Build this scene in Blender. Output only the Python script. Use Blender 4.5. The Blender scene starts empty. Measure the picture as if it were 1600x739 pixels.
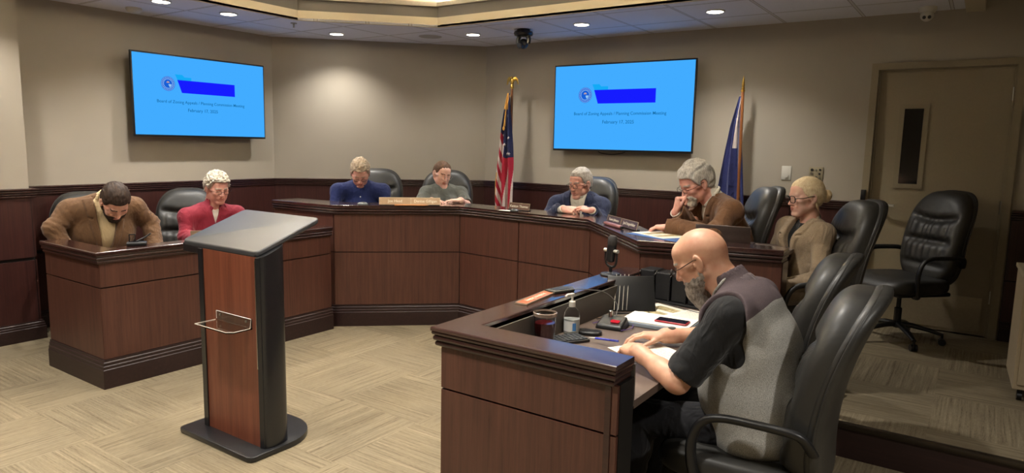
import bpy, bmesh, math, random
import numpy as np
from mathutils import Vector, Matrix
random.seed(7)
PI = math.pi
SC = bpy.context.scene
COL = SC.collection

# ------------------------------------------------------------------ helpers
def link(o, parent=None, world=True):
    COL.objects.link(o)
    if parent is not None:
        o.parent = parent
        if world:
            m = Matrix.Identity(4)
            q = parent
            m = mat_of(parent)
            o.matrix_parent_inverse = m.inverted()
    return o

def mat_of(o):
    m = Matrix.LocRotScale(o.location, o.rotation_euler, o.scale)
    if o.parent is not None:
        return mat_of(o.parent) @ o.matrix_parent_inverse @ m
    return m

def tag(o, label=None, cat=None, group=None, kind=None):
    if label: o['label'] = label
    if cat: o['category'] = cat
    if group: o['group'] = group
    if kind: o['kind'] = kind
    return o

def thing(name, label, cat, loc=(0, 0, 0), rotz=0, group=None):
    o = bpy.data.objects.new(name, None)
    o.empty_display_size = .1
    COL.objects.link(o)
    o.location = loc
    o.rotation_euler = (0, 0, rotz)
    return tag(o, label, cat, group)

def mesh_from(name, verts, faces, mats, smooth=False, midx=None):
    me = bpy.data.meshes.new(name)
    me.from_pydata([tuple(v) for v in verts], [], [tuple(f) for f in faces])
    if not isinstance(mats, (list, tuple)): mats = [mats]
    for m in mats: me.materials.append(m)
    if smooth:
        me.polygons.foreach_set('use_smooth', [True] * len(me.polygons))
    if midx is not None:
        me.polygons.foreach_set('material_index', midx)
    me.update()
    return me

def autosmooth(me, ang=40):
    me.polygons.foreach_set('use_smooth', [True] * len(me.polygons))
    bm = bmesh.new(); bm.from_mesh(me)
    a = math.radians(ang)
    for e in bm.edges:
        if len(e.link_faces) == 2 and e.calc_face_angle(0) > a: e.smooth = False
    bm.to_mesh(me); bm.free()

class B:
    """collects shapes in one bmesh"""
    def __init__(s): s.bm = bmesh.new(); s.M = Matrix.Identity(4); s.mi = 0
    def _add(s, vs, fs):
        bv = [s.bm.verts.new(s.M @ Vector(v)) for v in vs]
        for f in fs:
            try:
                ff = s.bm.faces.new([bv[i] for i in f]); ff.material_index = s.mi
            except ValueError: pass
        return bv
    def box(s, x0, x1, y0, y1, z0, z1, bev=0, seg=2):
        t = bmesh.new()
        bmesh.ops.create_cube(t, size=1)
        for v in t.verts:
            v.co = Vector(((x0+x1)/2 + v.co.x*(x1-x0), (y0+y1)/2 + v.co.y*(y1-y0), (z0+z1)/2 + v.co.z*(z1-z0)))
        if bev:
            bmesh.ops.bevel(t, geom=list(t.edges), offset=bev, segments=seg, affect='EDGES', profile=.5)
        t.verts.index_update()
        s._add([v.co for v in t.verts], [[v.index for v in f.verts] for f in t.faces]); t.free()
        return s
    def prism(s, poly, z0, z1, bev=0, seg=2):
        """poly: list (x,y) ccw"""
        ar = sum(poly[i][0]*poly[(i+1) % len(poly)][1]-poly[(i+1) % len(poly)][0]*poly[i][1] for i in range(len(poly)))
        if ar < 0: poly = list(poly)[::-1]
        t = bmesh.new()
        lo = [t.verts.new((x, y, z0)) for x, y in poly]; hi = [t.verts.new((x, y, z1)) for x, y in poly]
        n = len(poly)
        t.faces.new(lo[::-1]); t.faces.new(hi)
        for i in range(n): t.faces.new((lo[i], lo[(i+1) % n], hi[(i+1) % n], hi[i]))
        if bev:
            es = [e for e in t.edges if abs(e.verts[0].co.z-e.verts[1].co.z) < 1e-6]
            bmesh.ops.bevel(t, geom=es, offset=bev, segments=seg, affect='EDGES', profile=.5)
        t.verts.index_update()
        s._add([v.co for v in t.verts], [[v.index for v in f.verts] for f in t.faces]); t.free()
        return s
    def tube(s, pts, r, n=10, closed=False, cap=True, flat=None):
        """pts 3d; r radius or list; flat=(a,b) elliptical factors, a = horizontal side"""
        pts = [Vector(p) for p in pts]; N = len(pts)
        rr = r if isinstance(r, (list, tuple)) else [r]*N
        rings = []; prev = None
        for i, p in enumerate(pts):
            if closed: d = pts[(i+1) % N]-pts[i-1]
            else: d = pts[min(i+1, N-1)]-pts[max(i-1, 0)]
            d.normalize()
            if prev is None:
                up = Vector((0, 0, 1)) if abs(d.z) < .9 else Vector((0, 1, 0))
                a = d.cross(up).normalized()
            else:
                a = (prev - d*prev.dot(d)).normalized()
            prev = a; b = a.cross(d)
            fa, fb = flat or (1, 1)
            rings.append([p + a*math.cos(2*PI*k/n)*rr[i]*fa + b*math.sin(2*PI*k/n)*rr[i]*fb for k in range(n)])
        vs = [v for R_ in rings for v in R_]; fs = []
        for i in range(N if closed else N-1):
            j = (i+1) % N
            for k in range(n):
                fs.append((i*n+k, i*n+(k+1) % n, j*n+(k+1) % n, j*n+k))
        if cap and not closed:
            fs.append(tuple(range(n))[::-1]); fs.append(tuple((N-1)*n+k for k in range(n)))
        s._add(vs, fs); return s
    def lathe(s, prof, c=(0, 0), n=24, cap=True):
        """prof list (r,z) about vertical axis"""
        vs = []; fs = []
        for r, z in prof:
            for k in range(n): vs.append((c[0]+r*math.cos(2*PI*k/n), c[1]+r*math.sin(2*PI*k/n), z))
        for i in range(len(prof)-1):
            for k in range(n): fs.append((i*n+k, i*n+(k+1) % n, (i+1)*n+(k+1) % n, (i+1)*n+k))
        if cap:
            fs.append(tuple(range(n))[::-1]); fs.append(tuple((len(prof)-1)*n+k for k in range(n)))
        s._add(vs, fs); return s
    def ball(s, c, r, n=14, sc=(1, 1, 1)):
        t = bmesh.new(); bmesh.ops.create_uvsphere(t, u_segments=n, v_segments=max(6, n*2//3), radius=r)
        t.verts.index_update()
        s._add([(c[0]+v.co.x*sc[0], c[1]+v.co.y*sc[1], c[2]+v.co.z*sc[2]) for v in t.verts], [[v.index for v in f.verts] for f in t.faces]); t.free()
        return s
    def quad(s, a, b, c, d): s._add([a, b, c, d], [(0, 1, 2, 3)]); return s
    def sweep(s, prof, path, closed=False):
        """prof: closed polygon of (offset outward(right of path), z); path xy"""
        n = len(path); m = len(prof)
        P = [Vector((p[0], p[1])) for p in path]
        def nr(a, b):
            d = (b-a).normalized(); return Vector((d.y, -d.x))
        mit = []
        for i in range(n):
            if closed: n1 = nr(P[i-1], P[i]); n2 = nr(P[i], P[(i+1) % n])
            else:
                n1 = nr(P[max(i-1, 0)], P[max(i-1, 0)+1]); n2 = nr(P[min(i, n-2)], P[min(i, n-2)+1])
            b = (n1+n2); b = b/(1+n1.dot(n2)); mit.append(b)
        vs = []; fs = []
        for i in range(n):
            for o, z in prof: q = P[i]+mit[i]*o; vs.append((q.x, q.y, z))
        for i in range(n if closed else n-1):
            j = (i+1) % n
            for k in range(m):
                l = (k+1) % m
                fs.append((i*m+k, j*m+k, j*m+l, i*m+l))
        if not closed:
            fs.append(tuple(range(m))); fs.append(tuple((n-1)*m+k for k in range(m))[::-1])
        s._add(vs, fs); return s
    def done(s, name, mat, parent=None, world=True, smooth=None, label=None):
        bmesh.ops.recalc_face_normals(s.bm, faces=s.bm.faces)
        me = bpy.data.meshes.new(name); s.bm.to_mesh(me); s.bm.free()
        for m in (mat if isinstance(mat, (list, tuple)) else [mat]): me.materials.append(m)
        if smooth: autosmooth(me, smooth)
        o = bpy.data.objects.new(name, me)
        link(o, parent, world)
        if label: o['label'] = label
        return o

def struct(o, label=None):
    o['kind'] = 'structure'
    if label: o['label'] = label
    return o

def copy_tree(o, parent=None):
    c = o.copy(); COL.objects.link(c)
    if parent is not None: c.parent = parent
    for ch in list(o.children): copy_tree(ch, c)
    return c

# ------------------------------------------------------------------ materials
def S(r, g, b):
    f = lambda c: (c/255/12.92) if c/255 <= .04045 else ((c/255+.055)/1.055)**2.4
    return (f(r), f(g), f(b), 1)

class NT:
    def __init__(s, name):
        s.m = bpy.data.materials.new(name); s.m.use_nodes = True
        s.t = s.m.node_tree; s.t.nodes.clear()
        s.out = s.n('ShaderNodeOutputMaterial'); s.p = s.n('ShaderNodeBsdfPrincipled')
        s.l(s.p.outputs[0], s.out.inputs[0])
    def n(s, typ, **kw):
        q = s.t.nodes.new(typ)
        for k, v in kw.items():
            if hasattr(q, k) and k != 'inputs': setattr(q, k, v)
            else: q.inputs[k].default_value = v
        return q
    def l(s, a, b): s.t.links.new(a, b)
    def set(s, **kw):
        for k, v in kw.items(): s.p.inputs[k.replace('_', ' ')].default_value = v
        return s
    def coord(s, kind='Object'): return s.n('ShaderNodeTexCoord').outputs[kind]
    def mapping(s, src, scale=(1, 1, 1), rot=(0, 0, 0)):
        q = s.n('ShaderNodeMapping'); q.inputs['Scale'].default_value = scale; q.inputs['Rotation'].default_value = rot
        s.l(src, q.inputs['Vector']); return q.outputs[0]
    def noise(s, vec, scale=5, detail=4, rough=.55, dist=0):
        q = s.n('ShaderNodeTexNoise'); q.inputs['Scale'].default_value = scale; q.inputs['Detail'].default_value = detail
        q.inputs['Roughness'].default_value = rough; q.inputs['Distortion'].default_value = dist
        if vec is not None: s.l(vec, q.inputs['Vector'])
        return q.outputs[0]
    def ramp(s, fac, stops):
        q = s.n('ShaderNodeValToRGB'); e = q.color_ramp.elements
        e[0].position, e[0].color = stops[0]; e[1].position, e[1].color = stops[-1]
        for p, c in stops[1:-1]:
            x = e.new(p); x.color = c
        s.l(fac, q.inputs[0]); return q.outputs[0]
    def math(s, op, a, b=None, c=None):
        q = s.n('ShaderNodeMath'); q.operation = op
        for i, v in enumerate((a, b, c)):
            if v is None: continue
            if isinstance(v, (int, float)): q.inputs[i].default_value = v
            else: s.l(v, q.inputs[i])
        return q.outputs[0]
    def mix(s, fac, a, b, typ='MIX'):
        q = s.n('ShaderNodeMix'); q.data_type = 'RGBA'; q.blend_type = typ
        for k, v in ((0, fac), (6, a), (7, b)):
            if isinstance(v, (int, float)): q.inputs[k].default_value = v
            elif isinstance(v, tuple): q.inputs[k].default_value = v
            else: s.l(v, q.inputs[k])
        return q.outputs[2]
    def bump(s, h, strength=.3, dist=.002):
        q = s.n('ShaderNodeBump'); q.inputs['Strength'].default_value = strength; q.inputs['Distance'].default_value = dist
        s.l(h, q.inputs['Height']); s.l(q.outputs[0], s.p.inputs['Normal'])
    def col(s, c):
        if isinstance(c, tuple): s.p.inputs['Base Color'].default_value = c
        else: s.l(c, s.p.inputs['Base Color'])
        return s

def plain(name, c, rough=.5, metal=0, noise=.06, scale=60, bump=0, spec=.5, coat=0):
    t = NT(name); t.set(Roughness=rough, Metallic=metal); t.p.inputs['Specular IOR Level'].default_value = spec
    v = t.coord()
    nz = t.noise(v, scale, 3)
    a = tuple(x*(1-noise) for x in c[:3])+(1,); b = tuple(min(1, x*(1+noise)) for x in c[:3])+(1,)
    t.col(t.ramp(nz, [(.3, a), (.7, b)]))
    if bump: t.bump(nz, bump, .001)
    if coat: t.set(Coat_Weight=coat, Coat_Roughness=.1)
    return t.m

def wood(name, dark, mid, light, axis='Z', rough=.35, gscale=1.0, coat=.0, streak=True):
    t = NT(name); t.set(Roughness=rough)
    v = t.coord()
    st = {'Z': (38, 38, 1.3), 'X': (1.3, 38, 38), 'Y': (38, 1.3, 38)}[axis]
    st = tuple(x*gscale for x in st)
    g = t.noise(t.mapping(v, st), 1.6, 6, .65, .35)
    big = t.noise(t.mapping(v, tuple(x*.12 for x in st)), 1.1, 2)
    c = t.ramp(g, [(.3, dark), (.5, mid), (.72, light)])
    c2 = t.mix(t.ramp(big, [(.35, (0, 0, 0, 1)), (.7, (1, 1, 1, 1))]), c, mid, 'MIX')
    c = t.mix(.35, c, c2)
    fine = t.noise(t.mapping(v, tuple(x*5 for x in st)), 1.5, 2)
    c = t.mix(.12, c, t.ramp(fine, [(.4, dark), (.6, light)]))
    t.col(c)
    t.bump(fine, .08, .0006)
    if coat: t.set(Coat_Weight=coat, Coat_Roughness=.12)
    return t.m

M = {}
M['panel'] = wood('mahogany_panel', S(60, 35, 28), S(79, 48, 38), S(96, 61, 48), 'Z', .42)
M['rail'] = wood('dark_moulding', S(36, 19, 17), S(48, 26, 23), S(64, 36, 31), 'X', .3, coat=.25)
M['ledge'] = wood('dark_ledge_top', S(40, 23, 20), S(54, 31, 27), S(72, 43, 37), 'X', .22, coat=1.0)
M['base'] = wood('dark_base_moulding', S(32, 19, 18), S(42, 25, 23), S(54, 33, 30), 'X', .45)
M['wains'] = wood('wainscot_panel', S(44, 22, 20), S(58, 30, 27), S(72, 39, 34), 'Z', .38)
M['lectwood'] = wood('cherry_laminate', S(82, 40, 27), S(106, 56, 38), S(126, 73, 51), 'Z', .4, .7)
M['blackwood'] = plain('black_recess', S(12, 9, 9), .6)
M['worktop'] = plain('brown_grey_laminate', S(88, 74, 66), .45, noise=.12, scale=220)
M['greylam'] = plain('grey_laminate', S(84, 78, 72), .5, noise=.06, scale=120)
M['black'] = plain('black_plastic', S(20, 20, 21), .42, noise=.1)
M['blacksatin'] = plain('black_satin_laminate', S(25, 25, 27), .3, noise=.05, coat=.2)
M['lecttop'] = plain('lectern_top_laminate', S(52, 52, 54), .42, noise=.03)
M['metal'] = plain('brushed_metal', S(170, 168, 160), .3, 1, noise=.04)
M['chrome'] = plain('satin_chrome', S(206, 204, 196), .3, .55, noise=.02)
M['gold'] = plain('polished_brass', S(196, 160, 80), .28, 1, noise=.08)
M['white'] = plain('white_plastic', S(205, 202, 192), .4, noise=.02)
M['beige'] = plain('ivory_plastic', S(150, 140, 115), .4, noise=.02)
M['cabinet'] = plain('beige_laminate', S(176, 160, 132), .5, noise=.04)
M['doorpaint'] = plain('taupe_door_paint', S(148, 136, 112), .5, noise=.03)
M['framepaint'] = plain('taupe_frame_paint', S(142, 131, 108), .4, noise=.03)

def wall_mat():
    t = NT('taupe_wall_paint'); t.set(Roughness=.75)
    v = t.coord(); nz = t.noise(v, 180, 3)
    t.col(t.ramp(t.noise(v, 1.2, 3), [(.3, S(158, 150, 136)), (.7, S(164, 156, 142))]))
    t.bump(nz, .12, .0008)
    return t.m
M['wall'] = wall_mat()

def carpet_mat():
    t = NT('quarter_turn_carpet_tile'); t.set(Roughness=.95); t.p.inputs['Specular IOR Level'].default_value = .1
    v = t.coord(); sep = t.n('ShaderNodeSeparateXYZ'); t.l(v, sep.inputs[0])
    T = .61
    x = t.math('DIVIDE', t.math('ADD', sep.outputs[0], 50*T+.12), T); y = t.math('DIVIDE', t.math('ADD', sep.outputs[1], 50*T+.25), T)
    fx = t.math('FLOOR', x); fy = t.math('FLOOR', y)
    par = t.math('MODULO', t.math('ADD', fx, fy), 2.0)
    cell = t.n('ShaderNodeCombineXYZ'); t.l(fx, cell.inputs[0]); t.l(fy, cell.inputs[1])
    wn = t.n('ShaderNodeTexWhiteNoise'); wn.noise_dimensions = '2D'; t.l(cell.outputs[0], wn.inputs['Vector'])
    def stripes(sx, sy):
        off = t.n('ShaderNodeVectorMath'); off.operation = 'MULTIPLY_ADD'
        t.l(cell.outputs[0], off.inputs[0]); off.inputs[1].default_value = (3.7, 5.3, 0); t.l(t.mapping(v, (sx, sy, 1)), off.inputs[2])
        a = t.noise(off.outputs[0], 1.0, 3, .7)
        return a
    def fine(sx, sy): return t.noise(t.mapping(v, (sx, sy, 1)), 1.0, 1)
    A = t.math('ADD', t.math('MULTIPLY', stripes(70, 1.6), .7), t.math('MULTIPLY', fine(420, 30), .3))
    Bq = t.math('ADD', t.math('MULTIPLY', stripes(1.6, 70), .7), t.math('MULTIPLY', fine(30, 420), .3))
    mixv = t.math('ADD', t.math('MULTIPLY', A, par), t.math('MULTIPLY', Bq, t.math('SUBTRACT', 1.0, par)))
    c = t.ramp(mixv, [(.33, S(90, 80, 64)), (.46, S(117, 106, 86)), (.56, S(127, 116, 95)), (.68, S(145, 133, 111))])
    tint = t.math('ADD', .92, t.math('MULTIPLY', wn.outputs[0], .14))
    mul = t.n('ShaderNodeVectorMath'); mul.operation = 'SCALE'; t.l(c, mul.inputs[0]); t.l(tint, mul.inputs['Scale'])
    patch = t.ramp(t.noise(v, 2.3, 2), [(.3, (.9, .9, .9, 1)), (.7, (1.05, 1.04, 1.02, 1))])
    t.col(t.mix(1.0, mul.outputs[0], patch, 'MULTIPLY'))
    t.bump(mixv, .35, .003)
    return t.m
M['carpet'] = carpet_mat()

def ceil_mat():
    t = NT('lay_in_ceiling_tile'); t.set(Roughness=.85)
    v = t.coord(); sep = t.n('ShaderNodeSeparateXYZ'); t.l(v, sep.inputs[0])
    T = .61
    def line(ax, off):
        f = t.math('FRACT', t.math('DIVIDE', t.math('ADD', sep.outputs[ax], 50*T-off), T))
        d = t.math('ABSOLUTE', t.math('SUBTRACT', f, .5))
        return d
    dx = line(0, -.92); dy = line(1, 5.86)
    mx = t.math('MAXIMUM', dx, dy)
    bar = t.math('GREATER_THAN', mx, .5-.0155/1.0)
    groove = t.math('MULTIPLY', t.math('GREATER_THAN', mx, .5-.021), t.math('SUBTRACT', 1.0, bar))
    base = t.ramp(t.noise(v, 260, 3, .7), [(.3, S(214, 216, 228)), (.6, S(230, 232, 244))])
    c = t.mix(bar, base, S(206, 206, 212)); c = t.mix(groove, c, S(84, 82, 84))
    t.col(c)
    t.bump(t.noise(v, 300, 2), .2, .001)
    return t.m
M['ceiling'] = ceil_mat()
M['cream'] = plain('cream_soffit_paint', S(200, 188, 162), .7, noise=.02, scale=3)
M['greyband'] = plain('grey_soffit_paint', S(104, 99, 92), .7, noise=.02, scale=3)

def leather():
    t = NT('black_leather'); t.set(Roughness=.5)
    v = t.coord(); nz = t.noise(v, 320, 3, .6)
    vor = t.n('ShaderNodeTexVoronoi'); vor.inputs['Scale'].default_value = 420; t.l(v, vor.inputs['Vector'])
    t.col(t.ramp(t.noise(v, 6, 3), [(.3, S(30, 30, 29)), (.7, S(46, 45, 42))]))
    t.bump(t.math('ADD', nz, vor.outputs[0]), .12, .0006)
    t.set(Coat_Weight=.12, Coat_Roughness=.3)
    return t.m
M['leather'] = leather()

def emit(name, c, strength):
    m = bpy.data.materials.new(name); m.use_nodes = True; t = m.node_tree; t.nodes.clear()
    o = t.nodes.new('ShaderNodeOutputMaterial'); e = t.nodes.new('ShaderNodeEmission')
    e.inputs[0].default_value = c; e.inputs[1].default_value = strength
    t.links.new(e.outputs[0], o.inputs[0]); return m
EXPO = 1.3
def screen_emit(name, r, g, b): return emit(name, S(r, g, b), 1.0/2**EXPO)
M['lamp'] = emit('lit_lamp_lens', (1, .9, .75, 1), 14)
M['scr'] = screen_emit('lit_screen_blue', 66, 172, 255)
M['scrbanner'] = screen_emit('screen_banner_blue', 22, 28, 255)
M['scrcyan'] = screen_emit('screen_cyan', 20, 170, 245)
M['scrseal'] = screen_emit('screen_seal_blue', 22, 96, 215)
M['scrpale'] = screen_emit('screen_pale', 150, 200, 245)
M['scrtext'] = screen_emit('screen_text_teal', 18, 104, 160)
M['scrsun'] = screen_emit('screen_orange', 190, 160, 160)

def glass(name, c=(1, 1, 1, 1), rough=.02, ior=1.45):
    t = NT(name); t.set(Roughness=rough, IOR=ior); t.set(Transmission_Weight=1.0); t.col(c)
    # light passes the pane
    return t.m
M['glass'] = glass('clear_acrylic', (.95, .97, .96, 1), .03, 1.25)
M['bottle'] = glass('clear_bottle', (.93, .96, .97, 1), .05, 1.15)

def text_mesh(s, size, mat, parent, M4, name='lettering', ext=.0006, align='CENTER', label=None):
    cu = bpy.data.curves.new('t', 'FONT'); cu.body = s; cu.size = size; cu.align_x = align; cu.align_y = 'CENTER'; cu.extrude = ext; cu.offset = .005*size; cu.resolution_u = 3
    o = bpy.data.objects.new('t', cu)
    me = bpy.data.meshes.new_from_object(o)
    bpy.data.objects.remove(o); bpy.data.curves.remove(cu)
    me.transform(M4); me.materials.clear(); me.materials.append(mat)
    me.name = name
    o = bpy.data.objects.new(name, me); link(o, parent, True)
    if label: o['label'] = label
    return o
# ------------------------------------------------------------------ room shell
WL, WB = -6.39, 6.35          # left wall face x, back wall face y
CH0 = (WL, 4.71); CH1 = (-4.75, WB)
DZ = .186                      # dais height
# floor
b = B(); b.box(-6.9, 3.6, -4, 7.4, -.12, 0); struct(b.done('floor', M['carpet']))
HP = [(-5.30, 3.87), (-4.535, 3.905), (-3.735, 4.628), (-2.40, 4.50), (-1.632, 3.68), (-.855, 3.865)]   # outer line of the high desk top
dais = [(WL, 3.93), (-5.2, 3.93), (-4.6, 3.96), (-3.76, 4.72), (-2.36, 4.6), (-1.6, 3.80), (-.86, 3.90), (-.86, 3.842), (3.4, 3.842), (3.4, WB), (CH1[0], WB), (WL, CH0[1])]
b = B(); b.prism(dais, 0.001, DZ); struct(b.done('floor_dais', M['carpet']))
b = B(); b.box(-.86, 3.4, 3.826, 3.842, 0, DZ-.02); struct(b.done('trim_1', M['base']), 'dark riser board of the dais step')
b = B(); b.box(-.86, 3.4, 3.806, 3.846, DZ-.022, DZ+.006, .006); 
struct(b.done('trim_2', plain('bronze_stair_nosing', S(62, 54, 44), .3, .6), smooth=30), 'dark nosing strip along the dais step')
# walls
H = 3.3
b = B(); b.box(WL-.15, WL, 2.17, CH0[1]+.1, 0, H); struct(b.done('wall_left', M['wall']))
b = B(); b.box(WL-.15, -6.07, -4, 2.24, 0, H); struct(b.done('wall_left_near', M['wall']))
b = B()
s_ = math.sqrt(.5)
b.prism([CH0, CH1, (CH1[0]-.11, CH1[1]+.11), (CH0[0]-.11, CH0[1]+.11)], 0, H)
struct(b.done('wall_corner', M['wall']))
b = B()
b.box(CH1[0]-.1, -.80, WB, WB+.15, 0, H); b.box(.16, 3.5, WB, WB+.15, 0, H); b.box(-.80, .16, WB, WB+.15, 2.285, H); b.box(-.80, .16, WB+.11, WB+.15, 0, 2.285)  # last box is an added backing that stops light leaking round the door
struct(b.done('wall_back', M['wall']))
b = B(); b.box(3.4, 3.55, -4, 6.6, 0, H); struct(b.done('wall_right', M['wall']))
b = B(); b.box(-6.9, 3.6, -4.15, -4, 0, H); struct(b.done('wall_front', M['wall']))

# ceiling with an octagonal tray
ZC = 2.69
oct_ = [(-5.3, .2), (-5.3, 4.2), (-4.4, 5.1), (-1.8, 5.1), (-.9, 4.2), (-.9, .2), (-1.8, -.7), (-4.4, -.7)]
bm = bmesh.new()
outer = [(-6.6, -4.1), (-.215, -4.1), (-.215, 6.5), (-6.6, 6.5)]
def loop_edges(pts, z):
    vs = [bm.verts.new((x, y, z)) for x, y in pts]
    return [bm.edges.new((vs[i], vs[(i+1) % len(vs)])) for i in range(len(vs))]
ed = loop_edges(outer, ZC)+loop_edges(oct_, ZC)
bmesh.ops.triangle_fill(bm, edges=ed, use_beauty=True)
g = bmesh.ops.extrude_face_region(bm, geom=list(bm.faces))
for v in [q for q in g['geom'] if isinstance(q, bmesh.types.BMVert)]: v.co.z += .02
bmesh.ops.recalc_face_normals(bm, faces=bm.faces)
me = bpy.data.meshes.new('ceiling'); bm.to_mesh(me); bm.free(); me.materials.append(M['ceiling'])
o = bpy.data.objects.new('ceiling', me); COL.objects.link(o); struct(o)
# the octagon goes clockwise seen from above: right of path is outwards of the tray opening
def octband(name, o0, o1, z0, z1, mat, lab):
    q = B(); q.sweep([(o0, z0), (o1, z0), (o1, z1), (o0, z1)], oct_, closed=True)
    return struct(q.done(name, mat), lab)
sgn = -1
octband('trim_3', 0.0, -.03, ZC-.0015, 2.778, M['cream'], 'cream lower fascia of the ceiling tray')
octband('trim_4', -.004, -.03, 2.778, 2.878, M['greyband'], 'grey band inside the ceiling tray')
octband('trim_5', .022, -.03, 2.876, 2.912, plain('pale_lip_paint', S(176, 168, 152), .6), 'pale lip at the top of the ceiling tray')
b = B(); b.sweep([(-.03, 2.90), (-.36, 2.90), (-.36, 2.915), (-.03, 2.915)], oct_, closed=True)
b.sweep([(-.34, 2.90), (-.36, 2.90), (-.36, 3.12), (-.34, 3.12)], oct_, closed=True)
cx_, cy_ = -3.1, 2.2
b.prism([(cx_+(x-cx_)*1.17, cy_+(y-cy_)*1.15) for x, y in oct_], 3.10, 3.13)
struct(b.done('ceiling_tray', M['cream']))
# beam and the higher, unlit ceiling at the right
b = B(); b.box(-.222, -.10, -4.1, WB, 2.662, 3.1); struct(b.done('ceiling_beam', M['cream']))
b = B(); b.box(-.12, 3.5, -4.1, 6.5, 2.98, 3.02); struct(b.done('ceiling_right', M['wall']))

# wainscot ------------------------------------------------------
def reed(z0, z1, n, out, back):
    """rounded stacked reeds, profile polygon (offset,z)"""
    P = [(back, z0)]
    h = (z1-z0)/n
    for i in range(n):
        o_ = out[i] if isinstance(out, (list, tuple)) else out
        za = z0+i*h
        P += [(o_-.006, za+.0008), (o_-.0015, za+h*.2), (o_, za+h*.5), (o_-.0015, za+h*.8), (o_-.006, za+h-.0008)]
    P += [(back, z1)]
    return P
def base_prof(h, out, back=0):
    return [(back, 0), (out, 0), (out, h*.66), (out-.004, h*.68), (out-.004, h*.78), (out-.009, h*.80), (out-.009, h*.90), (out-.014, h*.93), (out-.014, h), (back, h)]
def wains(k, path, seams, z0=0, cap=1.187, lab=''):
    """path goes with the room on its right; k = first trim number"""
    q = B()
    q.sweep([(0, z0), (.006, z0), (.006, cap-.03), (0, cap-.03)], path)
    struct(q.done('trim_%d' % k, M['blackwood']), 'dark gaps behind the ' + lab + ' panels')
    q = B()
    for i in range(len(path)-1):
        a = Vector(path[i]); c = Vector(path[i+1]); d = (c-a); L = d.length; d.normalize(); n = Vector((d.y, -d.x))
        fr = [0]+[f for f in seams[i]]+[1]
        for j in range(len(fr)-1):
            for za, zb in ((z0+.15, z0+.15+.48 if z0 < .1 else .648), (.656, cap-.07)):
                p0 = a+d*(fr[j]*L+(.004)); p1 = a+d*(fr[j+1]*L-.004)
                o1 = n*.006; o2 = n*.022
                q.prism([tuple(p0+o1), tuple(p1+o1), tuple(p1+o2), tuple(p0+o2)], za, zb)
    struct(q.done('trim_%d' % (k+1), M['wains']), 'mahogany wainscot panels of the ' + lab)
    q = B(); q.sweep(reed(cap-.072, cap, 4, [.034, .038, .042, .046], 0), path)
    struct(q.done('trim_%d' % (k+2), M['rail'], smooth=40), 'reeded chair rail of the ' + lab)
    q = B(); q.sweep([(o, z+z0) for o, z in base_prof(.15, .04)], path)
    struct(q.done('trim_%d' % (k+3), M['base'], smooth=40), 'dark baseboard of the ' + lab)
wains(6, [(-6.07, -3.9), (-6.07, 2.24), (WL+.001, 2.24)], [[.25, .5, .75], []], lab='near left wall', cap=1.19)
wains(10, [(WL, 2.25), (WL, 3.93)], [[.45]], lab='left wall')
wains(14, [(WL, 3.93), CH0, CH1, (-.83, WB)], [[.05], [.5], [.30, .63, .86]], z0=DZ, lab='dais walls')
wains(18, [(.20, WB), (3.39, WB)], [[.3, .6]], z0=DZ, lab='wall right of the door')

# door ------------------------------------------------------------
door = B(); door.box(-.768, .13, WB+.035, WB+.08, DZ+.006, 2.25); door = struct(door.done('door_1', M['doorpaint']))
b = B()
def frame_rect(b, x0, x1, z0, z1, w, y0, y1, bottom=True):
    b.box(x0, x0+w, y0, y1, z0, z1); b.box(x1-w, x1, y0, y1, z0, z1); b.box(x0+w, x1-w, y0, y1, z1-w, z1)
    if bottom: b.box(x0+w, x1-w, y0, y1, z0, z0+w)
frame_rect(b, -.825, .19, DZ, 2.31, .052, WB-.022, WB+.02, False)
frame_rect(b, -.79, .152, DZ, 2.275, .022, WB+.0, WB+.10, False)
frame_rect(b, -.769, .131, DZ, 2.254, .014, WB+.022, WB+.033, False)
b.done('door_frame', M['framepaint'], door, label='taupe steel door frame')
b = B(); frame_rect(b, -.605, -.40, 1.315, 1.985, .036, WB+.022, WB+.036)
b.done('window_frame', M['framepaint'], door)
b = B(); b.box(-.57, -.435, WB+.026, WB+.034, 1.35, 1.95)
t = NT('dark_glazing'); t.set(Roughness=.08); t.col(S(22, 20, 20)); b.done('window_pane', t.m, door, label='dark narrow glazing')
b = B(); b.box(-.72, .08, WB+.030, WB+.036, DZ+.03, DZ+.30); b.done('kick_plate', plain('taupe_kick_plate', S(158, 146, 122), .3, .3), door)
b = B()
for hz in (.45, 1.15, 2.0): b.tube([(.128, WB+.026, hz), (.128, WB+.026, hz+.1)], .008)
b.done('hinge', M['metal'], door, smooth=40)
b = B(); b.tube([(-.70, WB+.035, 1.17), (-.70, WB+.018, 1.17)], .034, 24); b.tube([(-.70, WB+.02, 1.17), (-.70, WB-.04, 1.17)], .014, 14)
b.box(-.70, -.575, WB-.05, WB-.03, 1.158, 1.182, .006); b.done('door_handle', M['chrome'], door, smooth=40, label='satin chrome lever handle')
cr = B(); cr.box(-.825, -.79, WB-.05, WB-.022, 1.205, 1.29, .004); cr = cr.done('card_reader', M['black'], smooth=30)
tag(cr, 'small black card reader box on the door frame above the lever', 'card reader')

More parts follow.
